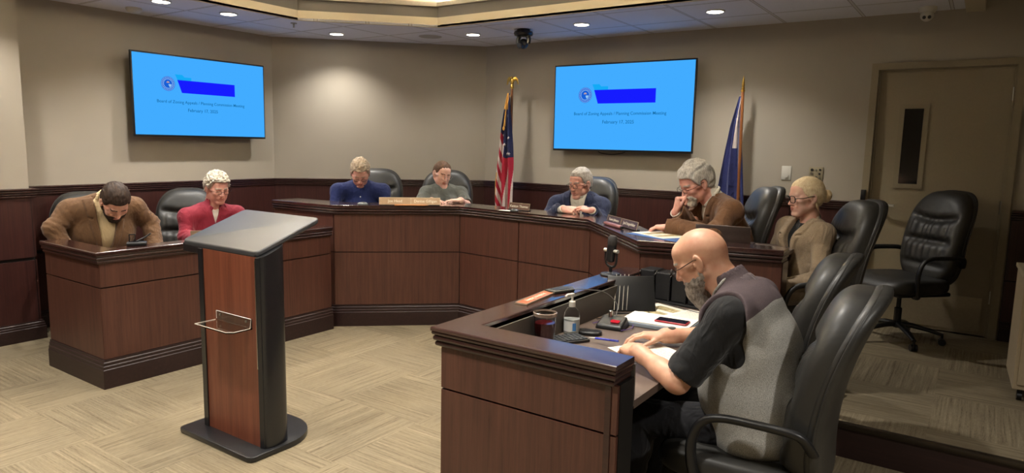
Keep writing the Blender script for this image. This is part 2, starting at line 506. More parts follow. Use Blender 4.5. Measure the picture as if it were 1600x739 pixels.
# ------------------------------------------------------------------ desks
def face_panels(parent, p0, p1, rows, seams, mat, thick=.016, inset=.0, name='panel', end0=.004, end1=.004):
    a = Vector(p0); c = Vector(p1); d = c-a; L = d.length; d.normalize(); n = Vector((d.y, -d.x))
    fr = [0]+list(seams)+[1]
    for j in range(len(fr)-1):
        for za, zb in rows:
            q = B()
            s0 = fr[j]*L+(end0 if j == 0 else .0045); s1 = fr[j+1]*L-(end1 if j == len(fr)-2 else .0045)
            q0 = a+d*s0; q1 = a+d*s1
            o1 = n*(-thick-inset); o2 = n*(-inset)
            q.prism([tuple(q0+o1), tuple(q1+o1), tuple(q1+o2), tuple(q0+o2)], za, zb)
            q.done(name, mat, parent)
def offset_path(path, off):
    n = len(path); P = [Vector(p) for p in path]; out = []
    for i in range(n):
        a = (P[max(i-1, 0)+1]-P[max(i-1, 0)]).normalized(); c = (P[min(i, n-2)+1]-P[min(i, n-2)]).normalized()
        n1 = Vector((a.y, -a.x)); n2 = Vector((c.y, -c.x)); m = (n1+n2)/(1+n1.dot(n2))
        out.append(tuple(P[i]+m*off))
    return out
def desk(name, label, cat, top, ztop, rows, seams, ledge_w, wt_z, wt_w, core_z0=0.0, ledge_poly=None, mould=None):
    """top = outer line of the moulded top; faces sit 24 mm inside"""
    th = thing(name, label, cat, (sum(p[0] for p in top)/len(top), sum(p[1] for p in top)/len(top), 0))
    face = offset_path(top, -.026)
    q = B(); q.sweep([(-.016, 0), (-.12, 0), (-.12, ztop-.075), (-.016, ztop-.075)], face); q.done('carcass', M['blackwood'], th)
    # inner lining above the worktop
    q = B(); q.sweep([(-.12, wt_z-.02), (-.128, wt_z-.02), (-.128, ztop-.03), (-.12, ztop-.03)], face); q.done('lining', M['greylam'], th, label='grey laminate inner lining')
    for i in range(len(face)-1):
        face_panels(th, face[i], face[i+1], rows, seams[i], M['panel'])
    q = B(); q.sweep(reed(ztop-.078, ztop-.012, 3, [-.010, -.004, 0], -.05), mould or top); q.done('edge_moulding', M['rail'], th, smooth=40, label='reeded dark edge moulding')
    q = B()
    if ledge_poly: q.prism(ledge_poly, ztop-.02, ztop, .004)
    else: q.sweep([(.003, ztop-.016), (-ledge_w, ztop-.016), (-ledge_w, ztop-.003), (-ledge_w+.004, ztop), (-.003, ztop), (.001, ztop-.002), (.003, ztop-.006)], top)
    q.done('ledge', M['ledge'], th, label='glossy dark ledge')
    q = B(); q.sweep(base_prof(.186, .02, -.016), face); q.done('base_moulding', M['base'], th, smooth=40)
    q = B(); q.sweep([(-.128, wt_z-.03), (-wt_w, wt_z-.03), (-wt_w, wt_z), (-.128, wt_z)], face); q.done('worktop', M['worktop'], th, label='brown grey laminate worktop')
    return th, face
# left wing
LW = [(-5.27, 1.985), (-4.475, 1.985), (-4.475, 3.86)]
d1, f1 = desk('wing_desk', 'low L-shaped mahogany wing desk at left before the man in the brown blazer', 'desk', LW, .885,
              [(.19, .648), (.656, .808)], [[], []], .15, .74, .72, mould=[(-5.27, 2.13)]+LW)
ST = [(-1.70, 3.66), (-1.70, 1.945), (-.915, 1.945)]
d2, f2 = desk('staff_desk', 'low L-shaped mahogany staff desk in the foreground with keyboard, cup and papers', 'desk', ST, .90,
              [(.19, .648), (.656, .823)], [[.5], []], .14, .74, .76, mould=ST+[(-.915, 2.085)])
q = B(); q.box(-.957, -.937, 1.975, 2.088, .0, .845); q.done('end_panel', M['blackwood'], d2, label='black end panel')
q = B(); q.box(-.962, -.9405, 1.966, 1.976, .18, .823); q.done('end_strip', M['rail'], d2)
ledge_in = offset_path(HP, -.30); ledge_in[-1] = (-.862, 4.01); ledge_in[-2] = (-1.60, 3.97)
d3, f3 = desk('council_desk', 'long raised mahogany council desk curving across the dais with name plates on its ledge', 'desk', HP, 1.06,
              [(.19, .648), (.656, .982)], [[], [], [.49], [], []], .3, .926, .50, ledge_poly=HP+ledge_in[::-1], mould=HP+[(-.855, 4.012)])
q = B(); q.box(-.895, -.862, 3.90, 4.02, .0, .985); q.done('end_post', M['rail'], d3)

# ------------------------------------------------------------------ lectern
L = thing('lectern', 'freestanding lectern with sloping black top, cherry wood front and small clear shelf', 'lectern', (-3.18, 2.12, 0))
def dshape(x0, x1, y0, y1, r, n=10):
    P = [(x0+.03, y0), (x1-.03, y0), (x1-.009, y0+.009), (x1, y0+.03), (x1, y1-r)]
    for k in range(1, n):
        a = PI/2*k/n; P.append((x1-r+r*math.cos(a), y1-r+r*math.sin(a)))
    P.append((x1-r, y1)); P.append((x0+r, y1))
    for k in range(1, n):
        a = PI/2+PI/2*k/n; P.append((x0+r+r*math.cos(a), y1-r+r*math.sin(a)))
    P += [(x0, y1-r), (x0, y0+.03), (x0+.009, y0+.009)]
    return P
b = B(); b.prism(dshape(-3.515, -2.862, 1.925, 2.40, .24), 0, .03, .008); b.done('base', M['blacksatin'], L, smooth=40)
b = B()
top_of = lambda y: 1.052+(y-2.04)*.362-.03
def slanted(b, poly):
    """prism from the base up to the sloping top"""
    n = len(poly)
    vs = [(x, y, .03) for x, y in poly]+[(x, y, top_of(y)) for x, y in poly]
    b._add(vs, [tuple(range(n))[::-1], tuple(range(n, 2*n))]+[(i, (i+1) % n, n+(i+1) % n, n+i) for i in range(n)])
slanted(b, [(-3.385, 2.035), (-2.925, 2.035), (-2.925, 2.055), (-3.385, 2.055)])
b.done('front_panel', M['lectwood'], L, label='cherry wood front panel')
for x0, sg in ((-2.925, 1), (-3.385, -1)):
    b = B(); w = .035 if sg > 0 else .055
    P = [(x0, 2.028), (x0+sg*w*.7, 2.028 if sg < 0 else 2.036)]
    for k in range(0, 7):
        a = PI/2*k/6; P.append((x0+sg*(w*.7+w*.5*math.sin(a)), 2.04+.05*(1-math.cos(a))))
    for k in range(1, 7):
        a = PI/2*k/6; P.append((x0+sg*w*1.2*math.cos(a), 2.09+.10*math.sin(a)))
    slanted(b, P); b.done('side_panel', M['blacksatin'], L, smooth=35, label='curved black side')
b = B(); slanted(b, [(-3.385, 2.17), (-2.925, 2.17), (-2.925, 2.19), (-3.385, 2.19)]); b.done('back_panel', M['blacksatin'], L)
b = B(); b.box(-2.928, -2.922, 2.026, 2.030, .45, top_of(2.03)-.01)
b.done('edge_trim', M['metal'], L)
# top: rounded slab lying on the slope
b = B()
P = []
x0, x1, y0, y1, r = -3.585, -2.915, 2.035, 2.43, .03
for cx, cy, a0 in ((x1-r, y0+r, -PI/2), (x1-r, y1-r, 0), (x0+r, y1-r, PI/2), (x0+r, y0+r, PI)):
    for k in range(5): P.append((cx+r*math.cos(a0+PI/2*k/4), cy+r*math.sin(a0+PI/2*k/4)))
t_ = B(); t_.prism(P, 0, .028, .008, 3)
for v in t_.bm.verts: v.co.z += top_of(v.co.y)
t_.done('reading_top', M['lecttop'], L, smooth=35, label='sloping black reading top')
b = B(); b.box(x0+.004, x1-.004, 2.036, 2.05, .985, 1.035, .006); b.done('front_lip', M['blacksatin'], L, smooth=35)
b = B()
b.box(-3.27, -2.97, 2.028, 2.034, .65, .702, .002)
b.done('shelf_bracket', M['glass'], L, label='clear acrylic')
b = B(); b.prism([(-3.27, 2.034), (-3.27, 1.905), (-3.0, 1.905), (-2.97, 1.93), (-2.97, 2.034)], .648, .654); sh = b.done('shelf', M['glass'], L, label='clear acrylic shelf')
b = B()
for x in (-3.235, -3.01):
    b = B(); b.tube([(x, 2.029, .685), (x, 2.023, .685)], .006, 10); b.done('screw', M['metal'], L, smooth=40)
b = B()
edge = [(-3.27, 2.02, .655), (-3.27, 1.905, .655), (-3.0, 1.905, .655), (-2.97, 1.93, .655), (-2.97, 2.02, .655), (-2.97, 2.0275, .702), (-3.27, 2.0275, .702), (-3.27, 2.0275, .66)]
b.tube(edge, .0018, 6); b.done('polished_edge', plain('frosted_edge', S(215, 212, 200), .2), L, label='bright polished edge of the shelf')

# ------------------------------------------------------------------ televisions
def tv(name, label, loc, rotz, w, h, cu):
    """local: x right, z up, screen faces -y; origin at the wall behind the centre"""
    T = thing(name, label, 'television', loc, rotz)
    d = cu
    q = B(); q.box(-w/2, w/2, -d, -d+.028, -h/2, h/2, .004); q.done('bezel', M['black'], T, False, smooth=30)
    q = B(); q.box(-w*.36, w*.36, -d+.028, -d+.062, -h*.42, h*.30, .01); q.done('rear_housing', M['black'], T, False, smooth=30)
    q = B(); q.box(-.22, .22, -d+.06, 0, -.12, .12); q.box(-.3, .3, -.02, 0, -.2, .2); q.done('wall_mount', M['black'], T, False)
    sw, sh = w-.024, h-.03
    q = B(); q.quad((-sw/2, -d-.001, -sh/2+.004), (sw/2, -d-.001, -sh/2+.004), (sw/2, -d-.001, sh/2), (-sw/2, -d-.001, sh/2)); scr = q.done('screen', M['scr'], T, False, label='lit blue slide')
    y = -d-.0016
    U = lambda u: (u-.5)*w
    V = lambda v: (.5-v)*h
    def poly(nm, pts, mat, yy=y, lab=None):
        q = B(); q._add([(U(u), yy, V(v)) for u, v in pts], [tuple(range(len(pts)))]); q.done(nm, mat, scr, False, label=lab)
    poly('banner_fold', [(.293, .235), (.345, .235), (.36, .262), (.41, .262), (.41, .30), (.315, .32)], M['scrcyan'])
    poly('banner', [(.308, .30), (.745, .30), (.745, .455), (.338, .455)], M['scrbanner'], y-.0004, 'dark blue banner')
    def disc(nm, r0, r1, mat, yy, n=36, cv=.355, cu_=.242, a0=0, a1=2*PI):
        q = B(); c = (U(cu_), V(cv))
        vs = []; fs = []
        for k in range(n+1):
            a = a0+(a1-a0)*k/n
            vs += [(c[0]+r0*math.cos(a), yy, c[1]+r0*math.sin(a)), (c[0]+r1*math.cos(a), yy, c[1]+r1*math.sin(a))]
        for k in range(n): fs.append((2*k, 2*k+1, 2*k+3, 2*k+2))
        q._add(vs, fs); q.done(nm, mat, scr, False)
    R_ = h*.088
    disc('seal', 0, R_, M['scrseal'], y)
    disc('seal_ring', R_*.60, R_*.66, M['scrpale'], y-.0003)
    disc('seal_rim', R_*.90, R_*.94, M['scrpale'], y-.0003)
    disc('seal_sun', 0, R_*.22, M['scrsun'], y-.0003, 16, .345, .242, 0, PI)
    disc('seal_wave', R_*.10, R_*.50, M['scrpale'], y-.0003, 16, .358, .242, -PI*.35, -PI*.02)
    q = B()
    for k in range(22):
        a = 2*PI*k/22; r = R_*.78; c = (U(.242)+r*math.cos(a), V(.355)+r*math.sin(a)); q.box(c[0]-.003, c[0]+.003, y-.0006, y-.0002, c[1]-.004, c[1]+.004)
    q.done('seal_lettering', M['scrpale'], scr, False)
    R4 = Matrix.Rotation(PI/2, 4, 'X')
    for s, v, sz in (('Board of Zoning Appeals / Planning Commission Meeting', .57, .0485), ('February 17, 2025', .665, .046)):
        o = text_mesh(s, sz*h/.85, M['scrtext'], None, Matrix.Identity(4), 'slide_text', .0002)
        xs = [v_.co.x for v_ in o.data.vertices]; wd = max(xs)-min(xs); tgt = (.66 if 'Board' in s else .225)*w
        sc = tgt/wd
        o.data.transform(Matrix.Translation((U(.49), y-.0004, V(v))) @ R4 @ Matrix.Diagonal((sc, max(sc, .8), 1, 1)))
        o.parent = scr
    return T
tv('television', 'wall-mounted television with a blue meeting slide on the left wall', (WL, 3.825, 1.982), -PI/2*-1, 1.352, .752, .15)
tv('television', 'wall-mounted television with a blue meeting slide between the two flags', (-3.015, WB, 1.987), 0, 1.515, .872, .11)
# ------------------------------------------------------------------ implicit surfaces
class Vol:
    def __init__(s, lo, hi, h):
        s.lo = np.array(lo, np.float32); s.h = h
        n = np.ceil((np.array(hi)-np.array(lo))/h).astype(int)+1
        s.n = n; s.a = np.full(tuple(n), .2, np.float32)
        s.ax = [s.lo[i]+h*np.arange(n[i], dtype=np.float32) for i in range(3)]
    def sl(s, lo, hi):
        r = []
        for i in range(3):
            a = int(max(0, math.floor((lo[i]-s.lo[i])/s.h))); b = int(min(s.n[i], math.ceil((hi[i]-s.lo[i])/s.h)+1))
            if b <= a: return None
            r.append(slice(a, b))
        return tuple(r)
    def grid(s, r):
        return s.ax[0][r[0]][:, None, None], s.ax[1][r[1]][None, :, None], s.ax[2][r[2]][None, None, :]
    def op(s, fn, lo, hi, k=.01, mode='add'):
        m = k+2.5*s.h
        r = s.sl([v-m for v in lo], [v+m for v in hi])
        if r is None: return s
        d = fn(*s.grid(r)).astype(np.float32); a = s.a[r]
        if mode == 'add':
            if k > 0:
                t = np.maximum(k-np.abs(a-d), 0)/k; s.a[r] = np.minimum(a, d)-t*t*k*.25
            else: s.a[r] = np.minimum(a, d)
        elif mode == 'sub':
            d = -d
            t = np.maximum(k-np.abs(a-d), 0)/max(k, 1e-6); s.a[r] = np.maximum(a, d)+t*t*k*.25
        elif mode == 'bump': s.a[r] = a+d
        return s
    # primitives in world space
    def cone(s, a, b, ra, rb, k=.01, mode='add'):
        a = np.array(a, float); b = np.array(b, float); ba = b-a; L2 = float(ba@ba)+1e-9; R = max(ra, rb)
        def f(X, Y, Z):
            px, py, pz = X-a[0], Y-a[1], Z-a[2]
            t = np.clip((px*ba[0]+py*ba[1]+pz*ba[2])/L2, 0, 1)
            return np.sqrt((px-t*ba[0])**2+(py-t*ba[1])**2+(pz-t*ba[2])**2)-(ra+(rb-ra)*t)
        return s.op(f, np.minimum(a, b)-R, np.maximum(a, b)+R, k, mode)
    def ell(s, c, r, Rm=None, k=.01, mode='add'):
        """ellipsoid; Rm columns = local axes in world"""
        c = np.array(c, float); r = np.array(r, float); Rm = np.eye(3) if Rm is None else np.array(Rm, float)
        ext = np.sqrt(((Rm*r[None, :])**2).sum(1))
        def f(X, Y, Z):
            p = [X-c[0], Y-c[1], Z-c[2]]
            q = [(p[0]*Rm[0, i]+p[1]*Rm[1, i]+p[2]*Rm[2, i]) for i in range(3)]
            k0 = np.sqrt((q[0]/r[0])**2+(q[1]/r[1])**2+(q[2]/r[2])**2)
            k1 = np.sqrt((q[0]/r[0]**2)**2+(q[1]/r[1]**2)**2+(q[2]/r[2]**2)**2)+1e-6
            return k0*(k0-1)/k1
        return s.op(f, c-ext, c+ext, k, mode)
    def econe(s, a, b, ra, rb, ux, k=.03, mode='add'):
        """tapered capsule of elliptical section; ra,rb=(half width along ux, half depth)"""
        a = np.array(a, float); b = np.array(b, float); ba = b-a; L2 = float(ba@ba)+1e-9; ux = np.array(ux, float)
        ax = ba/math.sqrt(L2); ux = ux-ax*(ux@ax); ux /= np.linalg.norm(ux); uy = np.cross(ax, ux)
        R = max(*ra, *rb)
        def f(X, Y, Z):
            px, py, pz = X-a[0], Y-a[1], Z-a[2]
            t = np.clip((px*ba[0]+py*ba[1]+pz*ba[2])/L2, 0, 1)
            qx, qy, qz = px-t*ba[0], py-t*ba[1], pz-t*ba[2]
            u = qx*ux[0]+qy*ux[1]+qz*ux[2]; v = qx*uy[0]+qy*uy[1]+qz*uy[2]; w = qx*ax[0]+qy*ax[1]+qz*ax[2]
            rx = ra[0]+(rb[0]-ra[0])*t; ry = ra[1]+(rb[1]-ra[1])*t; rz = np.minimum(rx, ry)
            k0 = np.sqrt((u/rx)**2+(v/ry)**2+(w/rz)**2)
            k1 = np.sqrt((u/rx**2)**2+(v/ry**2)**2+(w/rz**2)**2)+1e-6
            return k0*(k0-1)/k1
        return s.op(f, np.minimum(a, b)-R, np.maximum(a, b)+R, k, mode)
    def plane(s, n, c, k=.004):
        """cut away the half space n.(p-c) > 0"""
        n = np.array(n, float); n /= np.linalg.norm(n)
        X, Y, Z = s.grid((slice(None),)*3)
        d = ((X-c[0])*n[0]+(Y-c[1])*n[1]+(Z-c[2])*n[2]).astype(np.float32)
        a = s.a; t = np.maximum(k-np.abs(a-d), 0)/k; s.a = np.maximum(a, d)+t*t*k*.25
        return s
    def fnmod(s, fn):
        X, Y, Z = s.grid((slice(None),)*3); s.a = fn(s.a, X, Y, Z).astype(np.float32); return s
    def noise(s, amp, scale, seed=0, stretch=(1, 1, 1), ridge=False, frame=None, mask=None):
        X, Y, Z = s.grid((slice(None),)*3)
        near = np.abs(s.a) < amp*2+2*s.h
        idx = np.nonzero(near)
        p = [s.ax[i][idx[i]] for i in range(3)]
        if frame is not None: c, R = frame; q = [p[i]-c[i] for i in range(3)]; p = [q[0]*R[0, i]+q[1]*R[1, i]+q[2]*R[2, i] for i in range(3)]
        p = [p[i]/scale*stretch[i] for i in range(3)]
        v = vnoise(p, seed)
        if ridge == 2: v = np.clip(1-5*np.abs(v), 0, 1)
        elif ridge: v = 1-2*np.abs(v)
        if mask is not None: v = v*mask([s.ax[i][idx[i]] for i in range(3)])
        s.a[idx] += (amp*v).astype(np.float32)
        return s
    def mesh(s, name, mats, midx=None, smooth_it=1, parent=None, label=None):
        V, Q = surfnet(s.a, s.lo, s.h)
        if smooth_it and len(Q): V = relax(V, Q, smooth_it)
        mi = None
        if midx is not None:
            fc = V[Q].mean(1); mi = midx(fc)
        me = np_mesh(name, V, Q, mats, mi)
        o = bpy.data.objects.new(name, me); link(o, parent, True)
        if label: o['label'] = label
        return o

_lat = {}
def vnoise(p, seed=0):
    if seed not in _lat: _lat[seed] = np.random.RandomState(seed).rand(32, 32, 32).astype(np.float32)*2-1
    L_ = _lat[seed]
    i = [np.floor(q).astype(int) for q in p]; f = [q-np.floor(q) for q in p]; f = [q*q*(3-2*q) for q in f]
    r = 0
    for dx in (0, 1):
        for dy in (0, 1):
            for dz in (0, 1):
                w = (f[0] if dx else 1-f[0])*(f[1] if dy else 1-f[1])*(f[2] if dz else 1-f[2])
                r = r+w*L_[(i[0]+dx) % 32, (i[1]+dy) % 32, (i[2]+dz) % 32]
    return r

def surfnet(a, lo, h):
    neg = a < 0
    c = np.zeros(tuple(n-1 for n in a.shape), np.uint8)
    for dx in (0, 1):
        for dy in (0, 1):
            for dz in (0, 1):
                c += neg[dx:a.shape[0]-1+dx, dy:a.shape[1]-1+dy, dz:a.shape[2]-1+dz]
    act = (c > 0) & (c < 8)
    ci = np.nonzero(act); N = len(ci[0])
    ids = np.full(act.shape, -1, np.int32); ids[ci] = np.arange(N)
    acc = np.zeros((N, 3)); cnt = np.zeros(N)
    corners = [(x, y, z) for x in (0, 1) for y in (0, 1) for z in (0, 1)]
    val = {q: a[ci[0]+q[0], ci[1]+q[1], ci[2]+q[2]] for q in corners}
    for ax in range(3):
        for q in corners:
            if q[ax]: continue
            r = list(q); r[ax] = 1; r = tuple(r)
            v0, v1 = val[q], val[r]; m = (v0 < 0) != (v1 < 0)
            t = np.where(m, v0/(v0-v1+1e-12), 0)
            P = np.array(q, float)[None, :].repeat(N, 0); P[:, ax] += t
            acc[m] += P[m]; cnt[m] += 1
    V = np.stack(ci, 1)+acc/cnt[:, None]
    V = V*h+np.array(lo)[None, :]
    Q = []
    for ax in range(3):
        u, v = (ax+1) % 3, (ax+2) % 3
        sa = [slice(None)]*3; sb = [slice(None)]*3
        sa[ax] = slice(0, -1); sb[ax] = slice(1, None)
        A = neg[tuple(sa)]; Bn = neg[tuple(sb)]
        e = np.nonzero(A != Bn); e = np.stack(e, 1)
        ok = (e[:, u] > 0) & (e[:, v] > 0) & (e[:, u] < a.shape[u]-1) & (e[:, v] < a.shape[v]-1)
        e = e[ok]; fl = A[tuple(e.T)]
        def cid(du, dv):
            w = e.copy(); w[:, u] += du; w[:, v] += dv; return ids[tuple(w.T)]
        q = np.stack([cid(-1, -1), cid(0, -1), cid(0, 0), cid(-1, 0)], 1)
        q[~fl] = q[~fl][:, ::-1]
        Q.append(q)
    Q = np.concatenate(Q); Q = Q[(Q >= 0).all(1)]
    return V, Q

def relax(V, Q, it=1, w=.5):
    E = np.concatenate([Q[:, [0, 1]], Q[:, [1, 2]], Q[:, [2, 3]], Q[:, [3, 0]]])
    n = len(V); cnt = np.bincount(E[:, 0], minlength=n)+np.bincount(E[:, 1], minlength=n)
    for _ in range(it):
        acc = np.zeros_like(V)
        for k in range(3):
            acc[:, k] = np.bincount(E[:, 0], V[E[:, 1], k], n)+np.bincount(E[:, 1], V[E[:, 0], k], n)
        V = V*(1-w)+w*acc/np.maximum(cnt, 1)[:, None]
    return V

def np_mesh(name, V, Q, mats, mi=None):
    me = bpy.data.meshes.new(name)
    me.vertices.add(len(V)); me.vertices.foreach_set('co', V.astype(np.float32).ravel())
    me.loops.add(len(Q)*4); me.loops.foreach_set('vertex_index', Q.astype(np.int32).ravel())
    me.polygons.add(len(Q)); me.polygons.foreach_set('loop_start', np.arange(0, len(Q)*4, 4, dtype=np.int32))
    for m in (mats if isinstance(mats, (list, tuple)) else [mats]): me.materials.append(m)
    me.update(calc_edges=True)
    me.polygons.foreach_set('use_smooth', np.ones(len(Q), bool))
    if mi is not None: me.polygons.foreach_set('material_index', np.asarray(mi, np.int32))
    me.validate(); me.update()
    return me

# ------------------------------------------------------------------ executive chair (local: +y forward, origin under the seat centre)
def smax(a, b, k): t = np.maximum(k-np.abs(a-b), 0)/k; return np.maximum(a, b)+t*t*k*.25
LEAN = math.radians(8)
def back_pt(u, w, v):
    """u across, w up along the back (0 at seat), v forward -> chair space"""
    bend = -.20*(w/.68-.35)**2          # slight banana
    y = -.205 - math.sin(LEAN)*w + v + bend
    z = .47 + math.cos(LEAN)*w
    return (u, y, z)
def make_chair(name, label):
    t = thing(name, label, 'office chair')
    h = .008
    # back cushion
    V_ = Vol((-.31, -.50, .40), (.31, .02, 1.22), h)
    def fb(X, Y, Z):
        w = (Z-.47)/math.cos(LEAN)
        v = Y+.205+math.sin(LEAN)*w+.20*(w/.68-.35)**2
        hw = .262-.035*np.clip((w-.45)/.25, 0, 1)**2-.03*np.clip((.15-w)/.2, 0, 1)**2
        ww = w-.315
        n = 3.4
        d2 = ((np.abs(X)/hw)**n+(np.abs(ww)/.355)**n)**(1/n)-1
        d2 = d2*.27
        th = .074
        # pillow rolls at the front
        m = np.clip(1-(np.abs(X)/.225)**4, 0, 1)
        g1 = np.exp(-((w-.475+.02*np.cos(X*9))/.030)**2); g2 = np.exp(-((w-.30)/.028)**2); g3 = np.exp(-((w-.12)/.025)**2)*.6
        gath = .0055*np.sin(X*120+np.sin(X*31)*2)*np.exp(-((w-.38)/.10)**2)*m+.0045*np.sin(X*105+1)*np.exp(-((w-.22)/.07)**2)*m
        groove = (g1+g2+g3)*m*.040
        front = v-th+groove+gath+.018*(np.abs(X)/.25)**2-.022*np.cos(np.clip(X/.25, -1, 1)*1.5)*.6
        back = -v-.055
        body = smax(front, back, .05)
        return smax(body, d2, .055)
    V_.op(fb, (-.3, -.5, .42), (.3, 0, 1.2), 0)
    V_.mesh('backrest', M['leather'], None, 2, t)
    # rear shell
    V_ = Vol((-.31, -.56, .40), (.31, .02, 1.22), h)
    def fs(X, Y, Z):
        w = (Z-.47)/math.cos(LEAN)
        v = Y+.205+math.sin(LEAN)*w+.20*(w/.68-.35)**2
        hw = .268-.035*np.clip((w-.45)/.25, 0, 1)**2-.03*np.clip((.15-w)/.2, 0, 1)**2
        n = 3.4
        d2 = (((np.abs(X)/hw)**n+(np.abs(w-.315)/.362)**n)**(1/n)-1)*.27
        body = smax(v+.004-.0*X, -v-.085+.03*(X/.27)**2, .03)
        return smax(body, d2, .035)
    V_.op(fs, (-.3, -.55, .42), (.3, 0, 1.2), 0)
    V_.mesh('back_shell', M['leather'], None, 2, t)
    # piping around the back
    b = B(); pts = []
    for k in range(72):
        a = 2*PI*k/72; n = 3.4; c, s_ = math.cos(a), math.sin(a)
        r = (abs(c)**n+abs(s_)**n)**(-1/n); w = .315+.358*s_*r
        hw = .265-.035*min(max((w-.45)/.25, 0), 1)**2-.03*min(max((.15-w)/.2, 0), 1)**2
        pts.append(back_pt(hw*c*r*1.005, w, -.036))
    b.tube(pts, .0042, 6, closed=True); b.done('piping', M['leather'], t, False, smooth=60)
    # seat
    V_ = Vol((-.31, -.32, .36), (.31, .36, .58), h)
    def fs2(X, Y, Z):
        n = 3.6; yy = Y-.02
        d2 = (((np.abs(X)/.272)**n+(np.abs(yy)/.285)**n)**(1/n)-1)*.26
        zt = .492+.014*np.cos(X*5)-.055*np.clip((Y-.16)/.15, 0, 1)**2+.012*(np.abs(X)/.25)**4
        body = smax(Z-zt, .395-Z, .04)
        return smax(body, d2, .05)
    V_.op(fs2, (-.3, -.3, .37), (.3, .34, .56), 0)
    V_.mesh('seat', M['leather'], None, 2, t)
    b = B(); b.box(-.22, .22, -.24, .20, .375, .405, .01); b.done('seat_pan', M['black'], t, False, smooth=40)
    # arms
    for sx in (-1, 1):
        b = B(); x = .295*sx
        pts = [(x*.86, -.27, .60), (x*.97, -.24, .655), (x, -.19, .672), (x, -.05, .675), (x, .02, .672), (x, .075, .655), (x, .11, .61), (x, .125, .54), (x*.97, .11, .44), (x*.88, .08, .395), (x*.7, .07, .388)]
        def cr(P, m=5):
            out = []; P = [Vector(p) for p in P]; P = [P[0]]+P+[P[-1]]
            for i in range(1, len(P)-2):
                for k in range(m):
                    q = k/m; a, c, d, e = P[i-1:i+3]
                    out.append(.5*((2*c)+(-a+d)*q+(2*a-5*c+4*d-e)*q*q+(-a+3*c-3*d+e)*q**3))
            out.append(P[-2]); return out
        b.tube(cr(pts), .02, 12, flat=(1.25, .75)); b.done('armrest', M['black'], t, False, smooth=50)
    b = B(); b.lathe([(.026, .10), (.026, .25), (.016, .255), (.016, .36), (.05, .365), (.05, .385)], n=20); b.box(-.09, .09, -.11, .10, .352, .382, .01)
    b.done('gas_column', M['black'], t, False, smooth=40)
    b = B(); b.tube([(.10, .0, .365), (.24, .02, .36)], .006, 8); b.box(.22, .28, 0, .04, .352, .368, .004); b.done('height_lever', M['black'], t, False, smooth=40)
    for k in range(5):
        a = 2*PI*k/5+.3; c, s_ = math.cos(a), math.sin(a)
        b = B(); b.tube([(c*.02, s_*.02, .128), (c*.10, s_*.10, .125), (c*.22, s_*.22, .102), (c*.305, s_*.305, .078)], [.03, .027, .022, .016], 10, flat=(1, .7))
        leg = b.done('leg', M['black'], t, False, smooth=50)
        b = B(); cx, cy = c*.30, s_*.30
        for w in (-.014, .014):
            ox, oy = -s_*w, c*w
            b.tube([(cx+ox*.45, cy+oy*.45, .026), (cx+ox*1.6, cy+oy*1.6, .026)], .026, 16)
        b.tube([(cx, cy, .035), (cx, cy, .075)], .009, 8); b.done('caster', M['black'], leg, False, smooth=40)
    return t
# ------------------------------------------------------------------ chairs placed
_first = [None]
def chair(x, y, yaw, z, label, group='black leather chairs'):
    """yaw = direction the sitter faces, degrees from +x"""
    if _first[0] is None: c = make_chair('office_chair', label); _first[0] = c
    else: c = copy_tree(_first[0])
    c.location = (x, y, z); c.rotation_euler = (0, 0, math.radians(yaw-90)); c['label'] = label; c['group'] = group
    return c
chair(-.665, 2.59, 183, 0, 'black leather executive chair the bald man in the grey vest sits in, nearest of all')
chair(-.86, 3.38, 183, 0, 'empty black leather chair right behind the bald man\'s chair at the staff desk')
chair(-.875, 4.285, 207, DZ, 'black leather chair holding the blonde woman in the tweed blazer')
c_ = chair(-1.50, 4.60, 207, DZ, 'black leather chair behind the grey-haired man in the brown jacket'); c_.scale = (1, 1, 1.03)
chair(-.44, 5.84, 226, DZ, 'empty black leather executive chair standing alone before the taupe door')
chair(-2.93, 5.22, 268, DZ, 'black leather chair of the man in the navy suit under the right television')
chair(-4.38, 5.22, 308, DZ, 'black leather chair of the woman in the grey short-sleeved top')
chair(-4.99, 4.80, 305, DZ, 'black leather chair of the man in the dark blue shirt')
chair(-5.77, 3.31, 325, 0, 'black leather chair of the curly-haired man in the red shirt')
chair(-5.80, 2.58, 345, 0, 'black leather chair of the bearded man in the brown blazer at far left')
# ------------------------------------------------------------------ people
def skin_mat(name, c, c2):
    t = NT(name); t.set(Roughness=.5, Subsurface_Weight=.12, Subsurface_Scale=.01)
    t.p.inputs['Subsurface Radius'].default_value = (1, .4, .25)
    v = t.coord()
    t.col(t.ramp(t.noise(v, 22, 4, .6), [(.35, c2), (.65, c)]))
    t.bump(t.noise(v, 260, 3), .1, .0006)
    return t.m
SK = {'fair': skin_mat('fair_skin', S(224, 176, 152), S(214, 158, 136)), 'ruddy': skin_mat('ruddy_skin', S(222, 170, 152), S(210, 148, 132)),
      'warm': skin_mat('warm_skin', S(208, 162, 134), S(198, 144, 118)), 'pale': skin_mat('pale_skin', S(230, 188, 170), S(222, 172, 154))}
M['lips'] = plain('lip_skin', S(196, 126, 112), .5)
def hair_mat(name, d, l, sc=(200, 16, 200), rough=.45):
    t = NT(name); t.set(Roughness=.62); t.p.inputs['Specular IOR Level'].default_value = .3
    v = t.coord('Object'); nz = t.noise(t.mapping(v, (150, 150, 40)), 1, 4, .7, .4); n2 = t.noise(v, 26, 3)
    m_ = t.math('ADD', t.math('MULTIPLY', nz, .65), t.math('MULTIPLY', n2, .35))
    t.col(t.ramp(m_, [(.38, d), (.62, l)])); t.bump(nz, .25, .0015)
    return t.m
